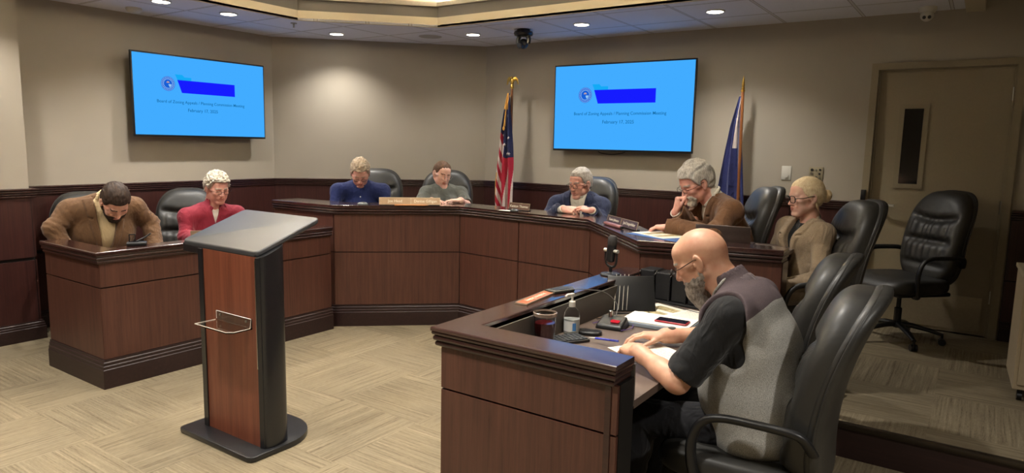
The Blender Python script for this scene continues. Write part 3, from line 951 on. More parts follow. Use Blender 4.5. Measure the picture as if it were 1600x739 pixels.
HM = {'brown': hair_mat('dark_brown_hair', S(34, 24, 19), S(66, 48, 36)), 'white': hair_mat('white_curly_hair', S(150, 142, 128), S(214, 206, 190)),
      'salt': hair_mat('silver_grey_hair', S(138, 134, 128), S(206, 202, 194)), 'grey': hair_mat('grey_hair', S(134, 128, 120), S(190, 184, 174)),
      'sandy': hair_mat('greying_sandy_hair', S(140, 120, 98), S(196, 180, 156)), 'auburn': hair_mat('brown_pulled_back_hair', S(70, 50, 38), S(118, 88, 66)),
      'blonde': hair_mat('blonde_hair', S(214, 188, 146), S(244, 230, 200)), 'beard': hair_mat('long_grey_beard', S(96, 88, 80), S(186, 178, 166))}
def cloth(name, a, b, rough=.85, weave=600, bump=.25, wrinkle=.55):
    t = NT(name); t.set(Roughness=rough); t.p.inputs['Specular IOR Level'].default_value = .25; t.set(Sheen_Weight=.12)
    v = t.coord(); nz = t.noise(v, weave, 2, .6); big = t.noise(v, 9, 3)
    f = t.math('ADD', t.math('MULTIPLY', nz, .75), t.math('MULTIPLY', big, .25))
    t.col(t.ramp(f, [(.36, a), (.62, b)])); wr = t.noise(t.mapping(v, (1, 1, .55)), 11, 2, .5, .9); cr = t.math('SUBTRACT', 1.0, t.math('MULTIPLY', t.math('ABSOLUTE', t.math('SUBTRACT', wr, .5)), 7.0)); cr = t.math('MAXIMUM', cr, 0.0)
    b1 = t.n('ShaderNodeBump'); b1.inputs['Strength'].default_value = wrinkle; b1.inputs['Distance'].default_value = .006; t.l(cr, b1.inputs['Height'])
    b2 = t.n('ShaderNodeBump'); b2.inputs['Strength'].default_value = bump; b2.inputs['Distance'].default_value = .0008; t.l(nz, b2.inputs['Height']); t.l(b1.outputs[0], b2.inputs['Normal'])
    t.l(b2.outputs[0], t.p.inputs['Normal'])
    return t.m

def nrm(v): v = np.array(v, float); return v/np.linalg.norm(v)
def rotv(v, ax, a):
    ax = nrm(ax); v = np.array(v, float); return v*math.cos(a)+np.cross(ax, v)*math.sin(a)+ax*(ax@v)*(1-math.cos(a))
def euler(yaw, pitch, roll):
    """columns: right, forward, up of the head; yaw = heading in degrees, pitch down positive"""
    a = math.radians(yaw); p = math.radians(pitch); r = math.radians(roll)
    f = np.array([math.cos(a)*math.cos(p), math.sin(a)*math.cos(p), -math.sin(p)])
    rt_ = np.array([math.sin(a), -math.cos(a), 0]); u = np.cross(rt_, f)
    rt2 = rt_*math.cos(r)+u*math.sin(r); u2 = np.cross(rt2, f)
    return np.stack([rt2, f, u2], 1)

def head_prims(V, c, R, fem=False, wide=1.0, mouth_open=0, s=1.0):
    W = lambda p: np.array(c)+R@(np.array(p, float)*s)
    E_ = lambda p, r, k=.012, mode='add', Q=None: V.ell(W(p), np.array(r)*s, R if Q is None else R@Q, k, mode)
    C_ = lambda a, b, ra, rb, k=.01, mode='add': V.cone(W(a), W(b), ra*s, rb*s, k, mode)
    w = wide
    E_((0, -.014, .034), (.074*w, .095, .083), 0)
    E_((0, -.045, .012), (.068*w, .066, .07), .02)
    E_((0, .022, -.005), (.062*w, .070, .075), .02)
    E_((0, .022, -.055), (.052*w, .062, .055), .02)
    for sx in (-1, 1):
        C_((sx*.056*w, -.012, -.045), (sx*.020*w, .066, -.100), .020, .017, .022)
        E_((sx*.040*w, .058, -.022), (.024, .022, .022), .018)
        E_((sx*.038*w, .045, -.058), (.022, .026, .026), .02)
        C_((sx*.052*w, .050, .004), (sx*.062*w, .02, -.006), .013, .012, .012)
    E_((0, .072, -.101), (.020 if fem else .024, .018, .016), .014)
    C_((-.034, .076, .022), (.034, .076, .022), .013 if not fem else .010, .013 if not fem else .010, .014)
    E_((0, .05, .055), (.052, .035, .036), .02)
    # eye sockets, lids
    for sx in (-1, 1): E_((sx*.031, .096, .002), (.019, .016, .012), .012, 'sub')
    for sx in (-1, 1): E_((sx*.031, .0735, .001), (.0155, .0125, .0105), .004)
    # nose
    C_((0, .084, .012), (0, .104, -.028), .0075, .0098 if not fem else .0085, .009)
    E_((0, .102, -.032), (.0105, .012, .0095), .006)
    for sx in (-1, 1):
        E_((sx*.0115, .094, -.035), (.0075, .0095, .0072), .005)
        E_((sx*.006, .1, -.0425), (.003, .004, .003), .003, 'sub')
    # mouth
    E_((0, .074, -.062), (.030, .020, .022), .014)
    C_((-.019, .0855, -.0565), (.019, .0855, -.0565), .0045, .0045, .006); C_((0, .0905, -.0570), (0, .0905, -.0571), .0056, .0056, .006)
    C_((-.015, .0845, -.0685), (.015, .0845, -.0685), .0052, .0052, .006); C_((0, .0885, -.0690), (0, .0885, -.0691), .006, .006, .006)
    C_((-.024, .086, -.0620), (0, .0975, -.0625), .0014+mouth_open*.002, .0018+mouth_open*.004, .003, 'sub'); C_((.024, .086, -.0620), (0, .0975, -.0625), .0014+mouth_open*.002, .0018+mouth_open*.004, .003, 'sub')
    # ears
    for sx in (-1, 1):
        tilt = np.array([[math.cos(.35*sx), -math.sin(.35*sx), 0], [math.sin(.35*sx), math.cos(.35*sx), 0], [0, 0, 1]])
        E_((sx*.079*w, -.012, -.004), (.0075, .019, .031), .006, Q=tilt)
        E_((sx*.077*w, -.006, -.030), (.007, .010, .012), .006)
        E_((sx*.088*w, -.007, .003), (.006, .010, .017), .005, 'sub', Q=tilt)
        C_((sx*.080*w, .004, -.004), (sx*.080*w, .004, -.012), .004, .004, .004)

def hand_prims(V, wrist, d, n, side, curl=(.3, .4, .3), tcurl=.4, spread=.06, fore=None, s=1.0, tout=.7, fc=None):
    """d direction to the fingers, n direction the palm faces, side = towards the thumb"""
    d = nrm(d); n = nrm(np.array(n)-d*(np.array(n)@d)); t = np.cross(d, n); t = t if t@np.array(side) > 0 else -t
    w = np.array(wrist, float)
    kn = []
    for i, (o, ln) in enumerate(((.029, .090), (.010, .094), (-.010, .090), (-.029, .082))):
        k_ = w+d*ln*s+t*o*s-n*(.004 if i in (1, 2) else 0)*s; kn.append(k_)
        V.cone(w+t*o*.55*s+d*.012*s, k_, .0145*s, .0112*s, .012)
    V.ell(w+d*.05*s+n*.006*s+t*.026*s, (.018*s, .034*s, .013*s), np.stack([t, d, n], 1), .014)
    V.ell(w+d*.045*s+n*.006*s-t*.024*s, (.014*s, .034*s, .012*s), np.stack([t, d, n], 1), .014)
    L_ = ((.042, .026, .020), (.046, .029, .021), (.043, .027, .020), (.034, .021, .018))
    rad = (.0088, .0090, .0085, .0075)
    for i in range(4):
        p = kn[i]; a = 0; base = nrm(d+t*spread*(1.5-i)); cl = (fc[i] if fc else curl)
        for j in range(3):
            a += cl[j]*(1+.06*i)
            # bend towards the palm
            dd = nrm(base*math.cos(a)+n*math.sin(a))
            q = p+dd*L_[i][j]*s
            V.cone(p, q, rad[i]*s*(1-.06*j), rad[i]*s*(.94-.07*j), .0035)
            p = q
    # thumb from the side of the palm
    b0 = w+d*.022*s+t*.022*s+n*.006*s
    dd = nrm(d*.75+t*tout+n*.35)
    p1 = b0+dd*.040*s; V.cone(b0, p1, .0135*s, .0112*s, .010)
    dd = nrm(dd*math.cos(tcurl)+nrm(d*.9-t*.25+n*.3)*math.sin(tcurl)); p2 = p1+dd*.032*s; V.cone(p1, p2, .0105*s, .0096*s, .003)
    dd = nrm(dd*math.cos(tcurl*.6)+nrm(d-t*.3+n*.25)*math.sin(tcurl*.6)); V.cone(p2, p2+dd*.026*s, .0096*s, .0078*s, .003)

class Person:
    def __init__(s, label, loc, yaw, head, hrot, skin, z0=0, build=1.0, hs=1.0, fem=False, group=None, hh=.0035, **J):
        """J joints in world space: chest neck shL shR elL elR wrL wrR; hip is at loc"""
        s.T = thing('person', label, 'person', (loc[0], loc[1], z0))
        s.yaw = yaw; s.head = np.array(head, float); s.R = euler(*hrot); s.J = {k: np.array(v, float) for k, v in J.items()}
        s.hip = np.array([loc[0], loc[1], z0+.60]); s.z0 = z0; s.bd = build; s.hs = hs; s.fem = fem
        a = math.radians(yaw); s.f = np.array([math.cos(a), math.sin(a), 0]); s.r = np.array([math.sin(a), -math.cos(a), 0])
        J = s.J
        if 'neck' not in J: J['neck'] = (J['shL']+J['shR'])/2+np.array([0, 0, .055])+s.f*.01
        if 'chest' not in J: J['chest'] = s.hip*.38+J['neck']*.62
        s.ux = nrm((J['shR']-J['shL'])*np.array([1, 1, .6]))
        s.up = nrm(J['neck']-s.hip*.5-J['chest']*.5); s.fw = nrm(np.cross(s.up, s.ux)); s.ux2 = nrm(np.cross(s.fw, s.up))
        if s.fw@s.f < 0: s.fw = -s.fw
        s.skin = skin; s.hh = hh; s.hands = {}
        s.wide = 1.0; s.mo = 0
    def loc(s, p): return s.head+s.R@(np.array(p, float)*s.hs)
    def tors(s, V, off, k=.03, belly=0, taper=0):
        J = s.J; b = s.bd; ux = s.ux
        low = s.hip+np.array([0, 0, -.03])
        waist = s.hip*.62+J['chest']*.38+s.f*.01
        uc = J['neck']*.62+J['chest']*.38-s.f*.01
        V.econe(low, waist, ((.168+off)*b, (.125+off)*b), ((.150+off+belly*.5)*b, (.115+off+belly)*b), s.r, 0)
        V.econe(waist, J['chest'], ((.150+off+belly*.5)*b, (.115+off+belly)*b), ((.168+off)*b, (.115+off)*b), ux, k)
        V.econe(J['chest'], uc, ((.168+off)*b, (.115+off)*b), ((.150+off)*b, (.088+off)*b), ux, k)
        for sh in ('shL', 'shR'):
            V.cone(uc, J[sh], (.070+off*.8)*b, (.040+off*.7)*b, .045)
            V.cone(J['neck']-s.up*.035, J[sh]-s.up*.004, (.044+off*.8)*b, (.040+off*.8)*b, .03)
        if s.fem:
            for q in (-1, 1): V.ell(uc*.55+J['chest']*.45+ux*q*.075*b+s.fw*(.085*b), ((.07+off)*b, (.06+off)*b, (.07+off)*b), None, .04)
    def arms(s, V, off, upto=1.0, which='LR', k=.03, cuff=.0, fore=True):
        J = s.J; b = s.bd
        for q in which:
            sh, el, wr = J['sh'+q], J['el'+q], J['wr'+q]
            if upto < 1: e2 = sh+(el-sh)*upto; V.cone(sh, e2, (.050+off)*b, (.043+off*1.3+cuff)*b, k); continue
            V.cone(sh, el, (.047+off)*b, (.040+off)*b, k)
            if fore: V.cone(el, wr, (.041+off)*b, (.028+off+cuff)*b, .02)
    def box(s, pts, m): P = np.array(pts); return P.min(0)-m, P.max(0)+m
    def body(s):
        J = s.J
        pts = [J[q] for q in ('shL', 'shR', 'elL', 'elR', 'wrL', 'wrR', 'neck', 'chest')]+[s.head, s.hip]
        lo, hi = s.box(pts, .2)
        # the trunk stays inside the clothes
        V = Vol(lo, hi, s.hh)
        s.tors(V, -.024, .03); s.arms(V, -.013 if s.longs else -.002, 1, 'LR', .03)
        for q in 'LR':
            w0 = J['wr'+q]; V.cone(w0+(J['el'+q]-w0)*.12, w0, .028*s.bd, .0265*s.bd, .02)
        for q in 'LR':   # forearm muscle
            el, wr = J['el'+q], J['wr'+q]; (None if s.longs else V.cone(el+(wr-el)*.10, el+(wr-el)*.42, .038*s.bd, .035*s.bd, .02))
        V.cone(J['neck']-s.up*.06, s.loc((0, -.022, -.045)), .060*s.bd if not s.fem else .050, .056 if not s.fem else .046, .02)
        V.cone(J['neck']-s.up*.02, s.loc((0, -.035, .0)), .058 if not s.fem else .048, .052 if not s.fem else .045, .03)
        head_prims(V, s.head, s.R, s.fem, s.wide, s.mo, s.hs)
        for q, h in s.hands.items(): hand_prims(V, J['wr'+q], **h)
        c, R, hs = s.head, s.R, s.hs
        brow = s.brow
        def mi(fc):
            p = ((fc-c)@R)/hs; x, y, z = np.abs(p[:, 0]), p[:, 1], p[:, 2]
            out = np.zeros(len(fc), np.int32)
            lip = (x < .021-.9*np.abs(z+.0625)) & (y > .080) & (z > -.0735) & (z < -.0525)
            out[lip] = 1
            if brow:
                arch = .0265-8*(x-.032)**2
                out[(x > .011) & (x < .050) & (y > .062) & (np.abs(z-arch) < .0042)] = 2
            return out
        o = V.mesh('body', [s.skin, M['lips'], s.browm], mi, 1, s.T, None)
        return o
    def cloth(s, name, mat, off, sleeve='long', hem=None, neckr=.062, vee=None, lapel=None, h=.006, fold=.006, cuff=.004, belly=0, collar=0, seed=1, sleeves_only=None, mats=None, midx=None, label=None, post=None, upto=.8):
        J = s.J
        pts = [J[q] for q in ('shL', 'shR', 'elL', 'elR', 'neck', 'chest')]+[s.hip]
        if sleeve == 'long': pts += [J['wrL'], J['wrR']]
        lo, hi = s.box(pts, .19); hi[2] = max(J['shL'][2], J['shR'][2], J['neck'][2])+.16
        V = Vol(lo, hi, h)
        s.tors(V, off, .04, belly)
        if sleeve == 'long': s.arms(V, off*.62, 1, 'LR', .055, cuff)
        elif sleeve == 'short': s.arms(V, off*.75, upto, 'LR', .035, cuff)
        else:
            for q in 'LR':
                sh = J['sh'+q]; V.cone(sh, sh+(J['el'+q]-sh)*.06, (.05+off)*s.bd, (.05+off)*s.bd, .03)
        # neck tube of the garment
        nk = J['neck']; ht = s.loc((0, -.03, -.07)); dn = nrm(nrm(ht-nk)*.55+s.up*.45)
        # folds
        tf = (J['chest'], np.stack([s.ux2, s.fw, s.up], 1))
        V.noise(-fold*1.1, .075, seed, (1, .8, .36), 2, tf); V.noise(fold*.18, .05, seed+1, (1, 1, .55), True, tf)
        for q in 'LR':
            segs = [(J['sh'+q], J['el'+q])]+([(J['el'+q], J['wr'+q])] if sleeve == 'long' else [])
            for A_, B_ in segs:
                ax = nrm(B_-A_); s1 = nrm(np.cross(ax, (.3, .2, 1))); s2 = np.cross(ax, s1); Ln = np.linalg.norm(B_-A_)
                diag = nrm(ax+s1*.45)
                fr = (A_, np.stack([diag, nrm(s1-diag*(s1@diag)), s2], 1))
                def mk(P, A_=A_, ax=ax, Ln=Ln):
                    u = sum((P[i]-A_[i])*ax[i] for i in range(3)); r2 = sum((P[i]-A_[i])**2 for i in range(3))-u*u
                    t_ = u/Ln
                    return np.clip((.105-np.sqrt(np.maximum(r2, 0)))/.02, 0, 1)*np.clip((t_-.05)/.2, 0, 1)*np.clip((.90-t_)/.12, 0, 1)
                V.noise(-fold*1.2, .050, seed+2, (1.0, .30, .30), 2, fr, mk); V.noise(fold*.35, .036, seed+3, (1.0, .4, .4), True, fr, mk)
        for q in 'LR':
            el = J['el'+q]; sh = J['sh'+q]
            if sleeve == 'long':
                ax = nrm(el-sh); ax2 = nrm(J['wr'+q]-el)
                def fb(X, Y, Z, el=el, ax=ax, ax2=ax2):
                    px, py, pz = X-el[0], Y-el[1], Z-el[2]
                    r = np.sqrt(px**2+py**2+pz**2)
                    u = (px*ax[0]+py*ax[1]+pz*ax[2]); v = (px*ax2[0]+py*ax2[1]+pz*ax2[2])
                    return fold*.5*np.sin(u*150+v*40)*np.exp(-(r/.075)**2)
                V.op(fb, el-.16, el+.16, 0, 'bump')
        if collar:
            V.cone(nk-dn*.01, nk+dn*(.03+collar*.02), neckr+.006+off*.2, neckr+.002, .02)
        # neck opening
        V.cone(nk-dn*(.035 if not collar else .05), nk+dn*.16, neckr-.004, neckr+.012 if not collar else neckr-.006, .006, 'sub')
        up, fw, ux = s.up, s.fw, s.ux2
        if vee:
            zb, wt = vee       # depth of the opening below the neck, half width at the neck
            def fv(a, X, Y, Z):
                px, py, pz = X-nk[0], Y-nk[1], Z-nk[2]
                x = px*ux[0]+py*ux[1]+pz*ux[2]; y = px*fw[0]+py*fw[1]+pz*fw[2]; z = px*up[0]+py*up[1]+pz*up[2]
                w = wt*np.clip((z+zb)/zb, -1, 1.25)
                d = np.abs(x)-w
                dv = smax(d*.9, -(y+.0), .01)     # inside the wedge at the front: negative
                if lapel:
                    lw = lapel*np.clip((z+zb)/zb, 0, 1)**.7
                    m = np.clip((lw-(np.abs(x)-w))/.004, 0, 1)*np.clip((y-.02)/.01, 0, 1)*np.clip((z+zb)/.01, 0, 1)
                    notch = np.clip((np.abs(z+.085)-.006)/.004, 0, 1)
                    notch = np.where(np.abs(x)-w > lw*.45, notch, 1)
                    a = a-.010*m*notch
                return smax(a, -dv, .004)
            V.fnmod(fv)
        if lapel:   # stand-up collar of the jacket
            for sx in (-1, 1):
                pa = nk-s.f*.055+dn*.035; pb = nk+ux*sx*.068+dn*.012; pc = nk+ux*sx*.062+fw*.055-up*.035
                V.econe(pa, pb, (.020, .012), (.024, .011), up, .008); V.econe(pb, pc, (.022, .011), (.026, .010), nrm(ux*sx+up), .008)
        if hem is not None: V.plane(-s.up if hem > .1 else (0, 0, -1), s.hip+s.up*hem*0+np.array([0, 0, hem]))
        for q in 'LR':
            if sleeve == 'long':
                d = nrm(J['wr'+q]-J['el'+q]); e = J['wr'+q]-d*.012
                V.cone(e+d*.08, e+d*.2, .08, .10, .003, 'sub')
            if sleeve == 'short':
                d = nrm(J['el'+q]-J['sh'+q]); e = J['sh'+q]+(J['el'+q]-J['sh'+q])*(upto+.04)
                V.cone(e+d*.062, e+d*.16, .075, .10, .003, 'sub')
        if post: post(V)
        return V.mesh(name, mats or mat, midx, 1, s.T, label)
    def shirt_collar(s, mat, r=.060, w=.030, name='collar', open_=.35, h=.004):
        J = s.J; nk = J['neck']; ht = s.loc((0, -.03, -.07)); dn = nrm(nrm(ht-nk)*.55+s.up*.45); up, fw, ux = s.up, s.fw, s.ux2
        V = Vol(nk-.14, nk+.14, h)
        fwn = nrm(fw-dn*(fw@dn)); uxn = nrm(np.cross(fwn, dn))
        c0 = nk+dn*.012
        N = 22; P = []
        for i in range(N+1):
            a = -PI/2+open_*.5+(2*PI-open_)*i/N+PI   # start at the front, around the back
            a = PI/2+open_*.5+(2*PI-open_)*i/N
            fr = abs(i/N-.5)*2
            rr = r+.004+(.016 if fr > .8 else 0)*(fr-.8)/.2
            P.append(c0+uxn*math.cos(a)*rr+fwn*math.sin(a)*rr*1.05-dn*(.030*fr**2)+dn*.012)
        for i in range(N):
            fr = abs((i+.5)/N-.5)*2
            tan = nrm(P[i+1]-P[i]); out = nrm(P[i]-c0-dn*((P[i]-c0)@dn))
            V.econe(P[i], P[i+1], (w*(.55+.25*fr), .0045), (w*(.55+.25*fr), .0045), nrm(dn+out*-.25), .006)
        return V.mesh(name, mat, None, 1, s.T)
    def hair(s, mat, t=.014, kind='short', name='hair', h=.0035, seed=3, amp=.004, sc=.02, front=.0, low=-.07, label=None, extra=None, stretch=(1, 1, 1), top=0):
        c, R, hs = s.head, s.R, s.hs
        V = Vol(c-.19, c+.19, h)
        V.ell(s.loc((0, -.016, .038+top*.4)), np.array((.076*s.wide+t*.8, .097+t, .084+t+top*.6))*hs, R, 0)
        V.ell(s.loc((0, -.048, .006)), np.array((.070*s.wide+t*.75, .066+t*.9, .078+t*.4))*hs, R, .02)
        if extra: extra(V)
        if kind == 'curly': V.noise(amp, sc, seed); V.noise(amp*.6, sc*.5, seed+1)
        else:
            V.noise(amp, sc*.7, seed, (1, .28, .5), True, (c, R)); V.noise(amp*.4, sc*.35, seed+1, (1, .25, .45), False, (c, R))
        def cut(a, X, Y, Z):
            px, py, pz = X-c[0], Y-c[1], Z-c[2]
            x = (px*R[0, 0]+py*R[1, 0]+pz*R[2, 0])/hs; y = (px*R[0, 1]+py*R[1, 1]+pz*R[2, 1])/hs; z = (px*R[0, 2]+py*R[1, 2]+pz*R[2, 2])/hs
            yl = np.interp(z.ravel(), [-.12, -.07, -.03, -.01, .03, .062, .078, .10], [-.05, -.035, -.012, .012, .040, .052, .074, .16]).reshape(z.shape)-front*np.clip((z-.02)/.05, 0, 1)
            yl = yl+.018*np.clip(1-(x/.05)**2, 0, 1)*np.clip((z-.05)/.02, 0, 1)
            d = (y-yl)*.8
            d = np.maximum(d, low-z)
            # leave the ears free
            ear = np.sqrt(((np.abs(x)-.084)/.022)**2+((y+.010)/.026)**2+((z+.006)/.034)**2)-1
            d = np.maximum(d, -ear*.02) if s.ears else d
            return smax(a, d*hs, .006)
        V.fnmod(cut)
        return V.mesh(name, mat, None, 1, s.T, label)
    longs = True; ears = True; brow = True; browm = None
    def beard(s, mat, t=.006, long_=0, name='beard', full=True, h=.0032, seed=5, label=None):
        c, R, hs = s.head, s.R, s.hs; V = Vol(c-.19-np.array([0, 0, long_]), c+.16, h); W = s.loc
        V.ell(W((0, .022, -.055)), np.array((.052*s.wide+t, .062+t, .055+t))*hs, R, 0)
        for sx in (-1, 1):
            V.cone(W((sx*.056*s.wide, -.012, -.045)), W((sx*.020, .066, -.100)), (.020+t)*hs, (.017+t)*hs, .02)
            V.ell(W((sx*.038*s.wide, .045, -.058)), np.array((.022+t, .026+t, .026+t))*hs, R, .02)
        V.ell(W((0, .072, -.101)), np.array((.024+t, .018+t, .016+t))*hs, R, .014)
        V.ell(W((0, .074, -.062)), np.array((.030+t, .020+t, .022+t))*hs, R, .014)
        if long_: V.cone(W((0, .066, -.10)), W((0, .050, -.10-long_)), .036, .016, .02); V.cone(W((0, .06, -.10)), W((0, .055, -.10-long_*.6)), .042, .03, .02)
        V.noise(.003, .012, seed); 
        def cut(a, X, Y, Z):
            px, py, pz = X-c[0], Y-c[1], Z-c[2]
            x = (px*R[0, 0]+py*R[1, 0]+pz*R[2, 0])/hs; y = (px*R[0, 1]+py*R[1, 1]+pz*R[2, 1])/hs; z = (px*R[0, 2]+py*R[1, 2]+pz*R[2, 2])/hs
            if full: zt = np.interp(y.ravel(), [-.02, .0, .03, .06, .075, .1], [.0, -.012, -.045, -.052, -.047, -.047]).reshape(y.shape)
            else: zt = np.interp(y.ravel(), [.0, .05, .06, .075, .1], [-.2, -.16, -.07, -.046, -.047]).reshape(y.shape)
            d = (z-zt)*.7
            d = np.maximum(d, -.008-y)
            # mouth
            m = np.sqrt((x/.021)**2+((z+.063)/.0095)**2+((y-.095)/.03)**2)-1
            d = np.maximum(d, -m*.012)
            return smax(a, d*hs, .004)
        V.fnmod(cut)
        return V.mesh(name, mat, None, 1, s.T, label)
    def glasses(s, mat, lens_w=.025, lens_h=.018, square=False, th=.0016, lab=None, drop=0, half=False):
        b = B(); W = lambda p: Vector(s.loc(p))
        n = 3.4 if square else 2.3; z0 = -.002-drop; y0 = .1045
        for sx in (-1, 1):
            pts = []
            for k in range(28):
                a = 2*PI*k/28; c_, s_ = math.cos(a), math.sin(a); r = (abs(c_)**n+abs(s_)**n)**(-1/n)
                pts.append(W((sx*(.033+.0)+lens_w*c_*r, y0-.10*abs((sx*.033+lens_w*c_*r))**1.6*1.2, z0+lens_h*s_*r)))
            b.tube(pts, th, 6, closed=True)
            b.tube([W((sx*(.033+lens_w), y0-.004, z0+.006)), W((sx*.074*s.wide, .090, z0+.008)), W((sx*.0815*s.wide, .06, .004)), W((sx*.0835*s.wide, .0, .012)), W((sx*.083*s.wide, -.012, .010)), W((sx*.081*s.wide, -.028, -.008))], th*1.05, 6)
        b.tube([W((-.010, y0-.001, z0+.003)), W((0, y0+.003, z0+.006)), W((.010, y0-.001, z0+.003))], th, 6)
        g_ = b.done('glasses', mat, s.T, True, smooth=60, label=lab)
        b = B()
        for sx in (-1, 1):
            vs = [];
            for k in range(20):
                a = 2*PI*k/20; c_, s_ = math.cos(a), math.sin(a); r = (abs(c_)**n+abs(s_)**n)**(-1/n)
                vs.append(W((sx*.033+lens_w*.97*c_*r, y0-.001-.10*abs((sx*.033+lens_w*c_*r))**1.6*1.2, z0+lens_h*.97*s_*r)))
            b._add(vs, [tuple(range(20))])
        b.done('lens', M['lens'], g_, True)
        return g_
    def trousers(s, mat, shoem, spread=.11, knee=.43, foot=.05, kneeyaw=0):
        h = s.hip; V = Vol((h[0]-.75, h[1]-.75, s.z0+.02), (h[0]+.75, h[1]+.75, s.z0+.85), .013)
        f, r = s.f, s.r
        V.econe(h+np.array([0, 0, -.02]), h+np.array([0, 0, .07]), (.175*s.bd, .13*s.bd), (.165*s.bd, .125*s.bd), r, 0)
        for q in (-1, 1):
            hp = h+r*q*.085-np.array([0, 0, .03]); kn = h+r*q*spread+f*knee; kn[2] = s.z0+.515
            an = kn+f*foot; an[2] = s.z0+.10
            V.cone(hp, kn, .088*s.bd, .066*s.bd, .04); V.cone(kn, an, .062*s.bd, .046, .02)
        V.noise(.006, .06, 4, (1, 1, 1), True)
        V.plane((0, 0, -1), (0, 0, s.z0+.075))
        V.mesh('trousers', mat, None, 1, s.T)
        for q in (-1, 1):
            an = h+r*q*spread+f*(knee+foot); an[2] = s.z0
            U = Vol(an-np.array([.25, .25, .02]), an+np.array([.25, .25, .16]), .008)
            U.econe(an+np.array([0, 0, .045]), an+f*.15+np.array([0, 0, .035]), (.045, .04), (.048, .034), r, 0); U.cone(an+np.array([0, 0, .06]), an+np.array([0, 0, .1]), .045, .042, .02)
            U.plane((0, 0, -1), (0, 0, s.z0+.003)); U.mesh('shoe', shoem, None, 1, s.T)
def lens_mat():
    m = bpy.data.materials.new('spectacle_lens'); m.use_nodes = True; t = m.node_tree; t.nodes.clear()
    o = t.nodes.new('ShaderNodeOutputMaterial'); a = t.nodes.new('ShaderNodeBsdfTransparent'); g = t.nodes.new('ShaderNodeBsdfGlossy'); x = t.nodes.new('ShaderNodeMixShader')
    g.inputs['Roughness'].default_value = .02; x.inputs[0].default_value = .06
    t.links.new(a.outputs[0], x.inputs[1]); t.links.new(g.outputs[0], x.inputs[2]); t.links.new(x.outputs[0], o.inputs[0]); return m
M['lens'] = lens_mat()
M['wire'] = plain('dark_wire_frame', S(48, 40, 36), .3, .8)
M['darkpants'] = cloth('dark_trousers', S(20, 20, 23), S(32, 32, 36))
M['shoe'] = plain('dark_leather_shoe', S(26, 20, 18), .35)
# ------------------------------------------------------------------ the eight people
C_SHIRTW = cloth('white_shirt_cloth', S(196, 190, 176), S(220, 214, 200), .8, 500, .15)
C_TAN = cloth('tan_shirt_cloth', S(182, 160, 122), S(200, 180, 142), .8, 500, .15)
C_BLAZ = cloth('brown_blazer_cloth', S(84, 60, 40), S(112, 82, 55), .85, 420, .3)
C_CORD = cloth('brown_corduroy', S(82, 55, 37), S(116, 82, 55), .85, 380, .3)
C_NAVY = cloth('navy_suit_cloth', S(28, 34, 58), S(42, 50, 80), .8, 500, .2)
C_BLUE = cloth('dark_blue_shirt_cloth', S(18, 28, 68), S(30, 42, 94), .75, 500, .15)
C_RED = cloth('crimson_shirt_cloth', S(112, 22, 38), S(138, 34, 52), .75, 500, .15)
C_GREY = cloth('heather_grey_knit', S(76, 78, 74), S(104, 106, 100), .9, 700, .3)
C_TWEED = cloth('tan_tweed', S(122, 104, 84), S(164, 146, 122), .9, 520, .35)
C_BLKT = cloth('black_cloth', S(16, 16, 17), S(28, 28, 29), .8, 500, .15)
C_VEST = cloth('heathered_grey_fleece', S(112, 110, 106), S(190, 188, 180), .95, 340, .6)
C_YOKE = cloth('taupe_yoke_cloth', S(74, 63, 66), S(92, 81, 83), .75, 500, .15)

# 1 bald man at the staff desk -------------------------------------------------
p = Person('bald bearded man in a grey fleece vest and black shirt at the staff desk', (-.62, 2.60), 180, (-.885, 2.60, 1.165), (186, 30, 0), SK['warm'], 0, 1.10, 1.04, hh=.003,
           shL=(-.70, 2.395, 1.005), shR=(-.72, 2.805, 1.005), neck=(-.725, 2.60, 1.055), chest=(-.66, 2.60, .86),
           elL=(-.850, 2.33, .755), elR=(-.86, 2.95, .79), wrL=(-1.045, 2.41, .812), wrR=(-1.085, 2.785, .785))
p.browm = HM['grey']; p.wide = 1.02
p.longs = False
p.hands['L'] = dict(d=(-.80, .60, -.08), n=(.1, .2, -1), side=(-.4, .9, .1), curl=(.5, .7, .5), tcurl=.5, spread=.04, s=.98)
p.hands['R'] = dict(d=(-.90, -.42, -.02), n=(0, -.1, -1), side=(.3, -.9, 0), curl=(.25, .35, .3), tcurl=.3, spread=.10, s=.98)
p.body()
p.beard(HM['beard'], .003, .115, label='long grey beard')
gl = p.glasses(M['wire'], .024, .016, False, .0016, 'dark wire glasses', 0)
p.cloth('polo_shirt', C_BLKT, .020, 'short', .02, .066, h=.0055, fold=.006, collar=1, upto=.80, belly=.02, label='black short-sleeved shirt')
# vest: heather body with a taupe yoke over the shoulders, split by a seam
def two_tone(name, A, Bm, n, k):
    t = NT(name); t.set(Roughness=.95); t.p.inputs['Specular IOR Level'].default_value = .2
    v = t.coord(); d = t.n('ShaderNodeVectorMath'); d.operation = 'DOT_PRODUCT'; t.l(v, d.inputs[0]); d.inputs[1].default_value = tuple(n)
    m_ = t.math('GREATER_THAN', t.math('ADD', d.outputs['Value'], t.math('MULTIPLY', t.noise(v, 5, 1), .03)), k)
    nz = t.noise(v, 420, 3, .7)
    c = t.mix(m_, t.ramp(nz, [(.36, A[0]), (.62, A[1])]), t.ramp(t.noise(v, 500, 2), [(.36, Bm[0]), (.62, Bm[1])]))
    t.col(c); t.bump(nz, .35, .0008); return t.m
nk = p.J['neck']; nn = np.array([-.717, 0, .697]); 
VEST = two_tone('fleece_vest_cloth', (S(116, 114, 110), S(172, 170, 163)), (S(74, 63, 66), S(90, 79, 81)), nn, 1.156+.015)
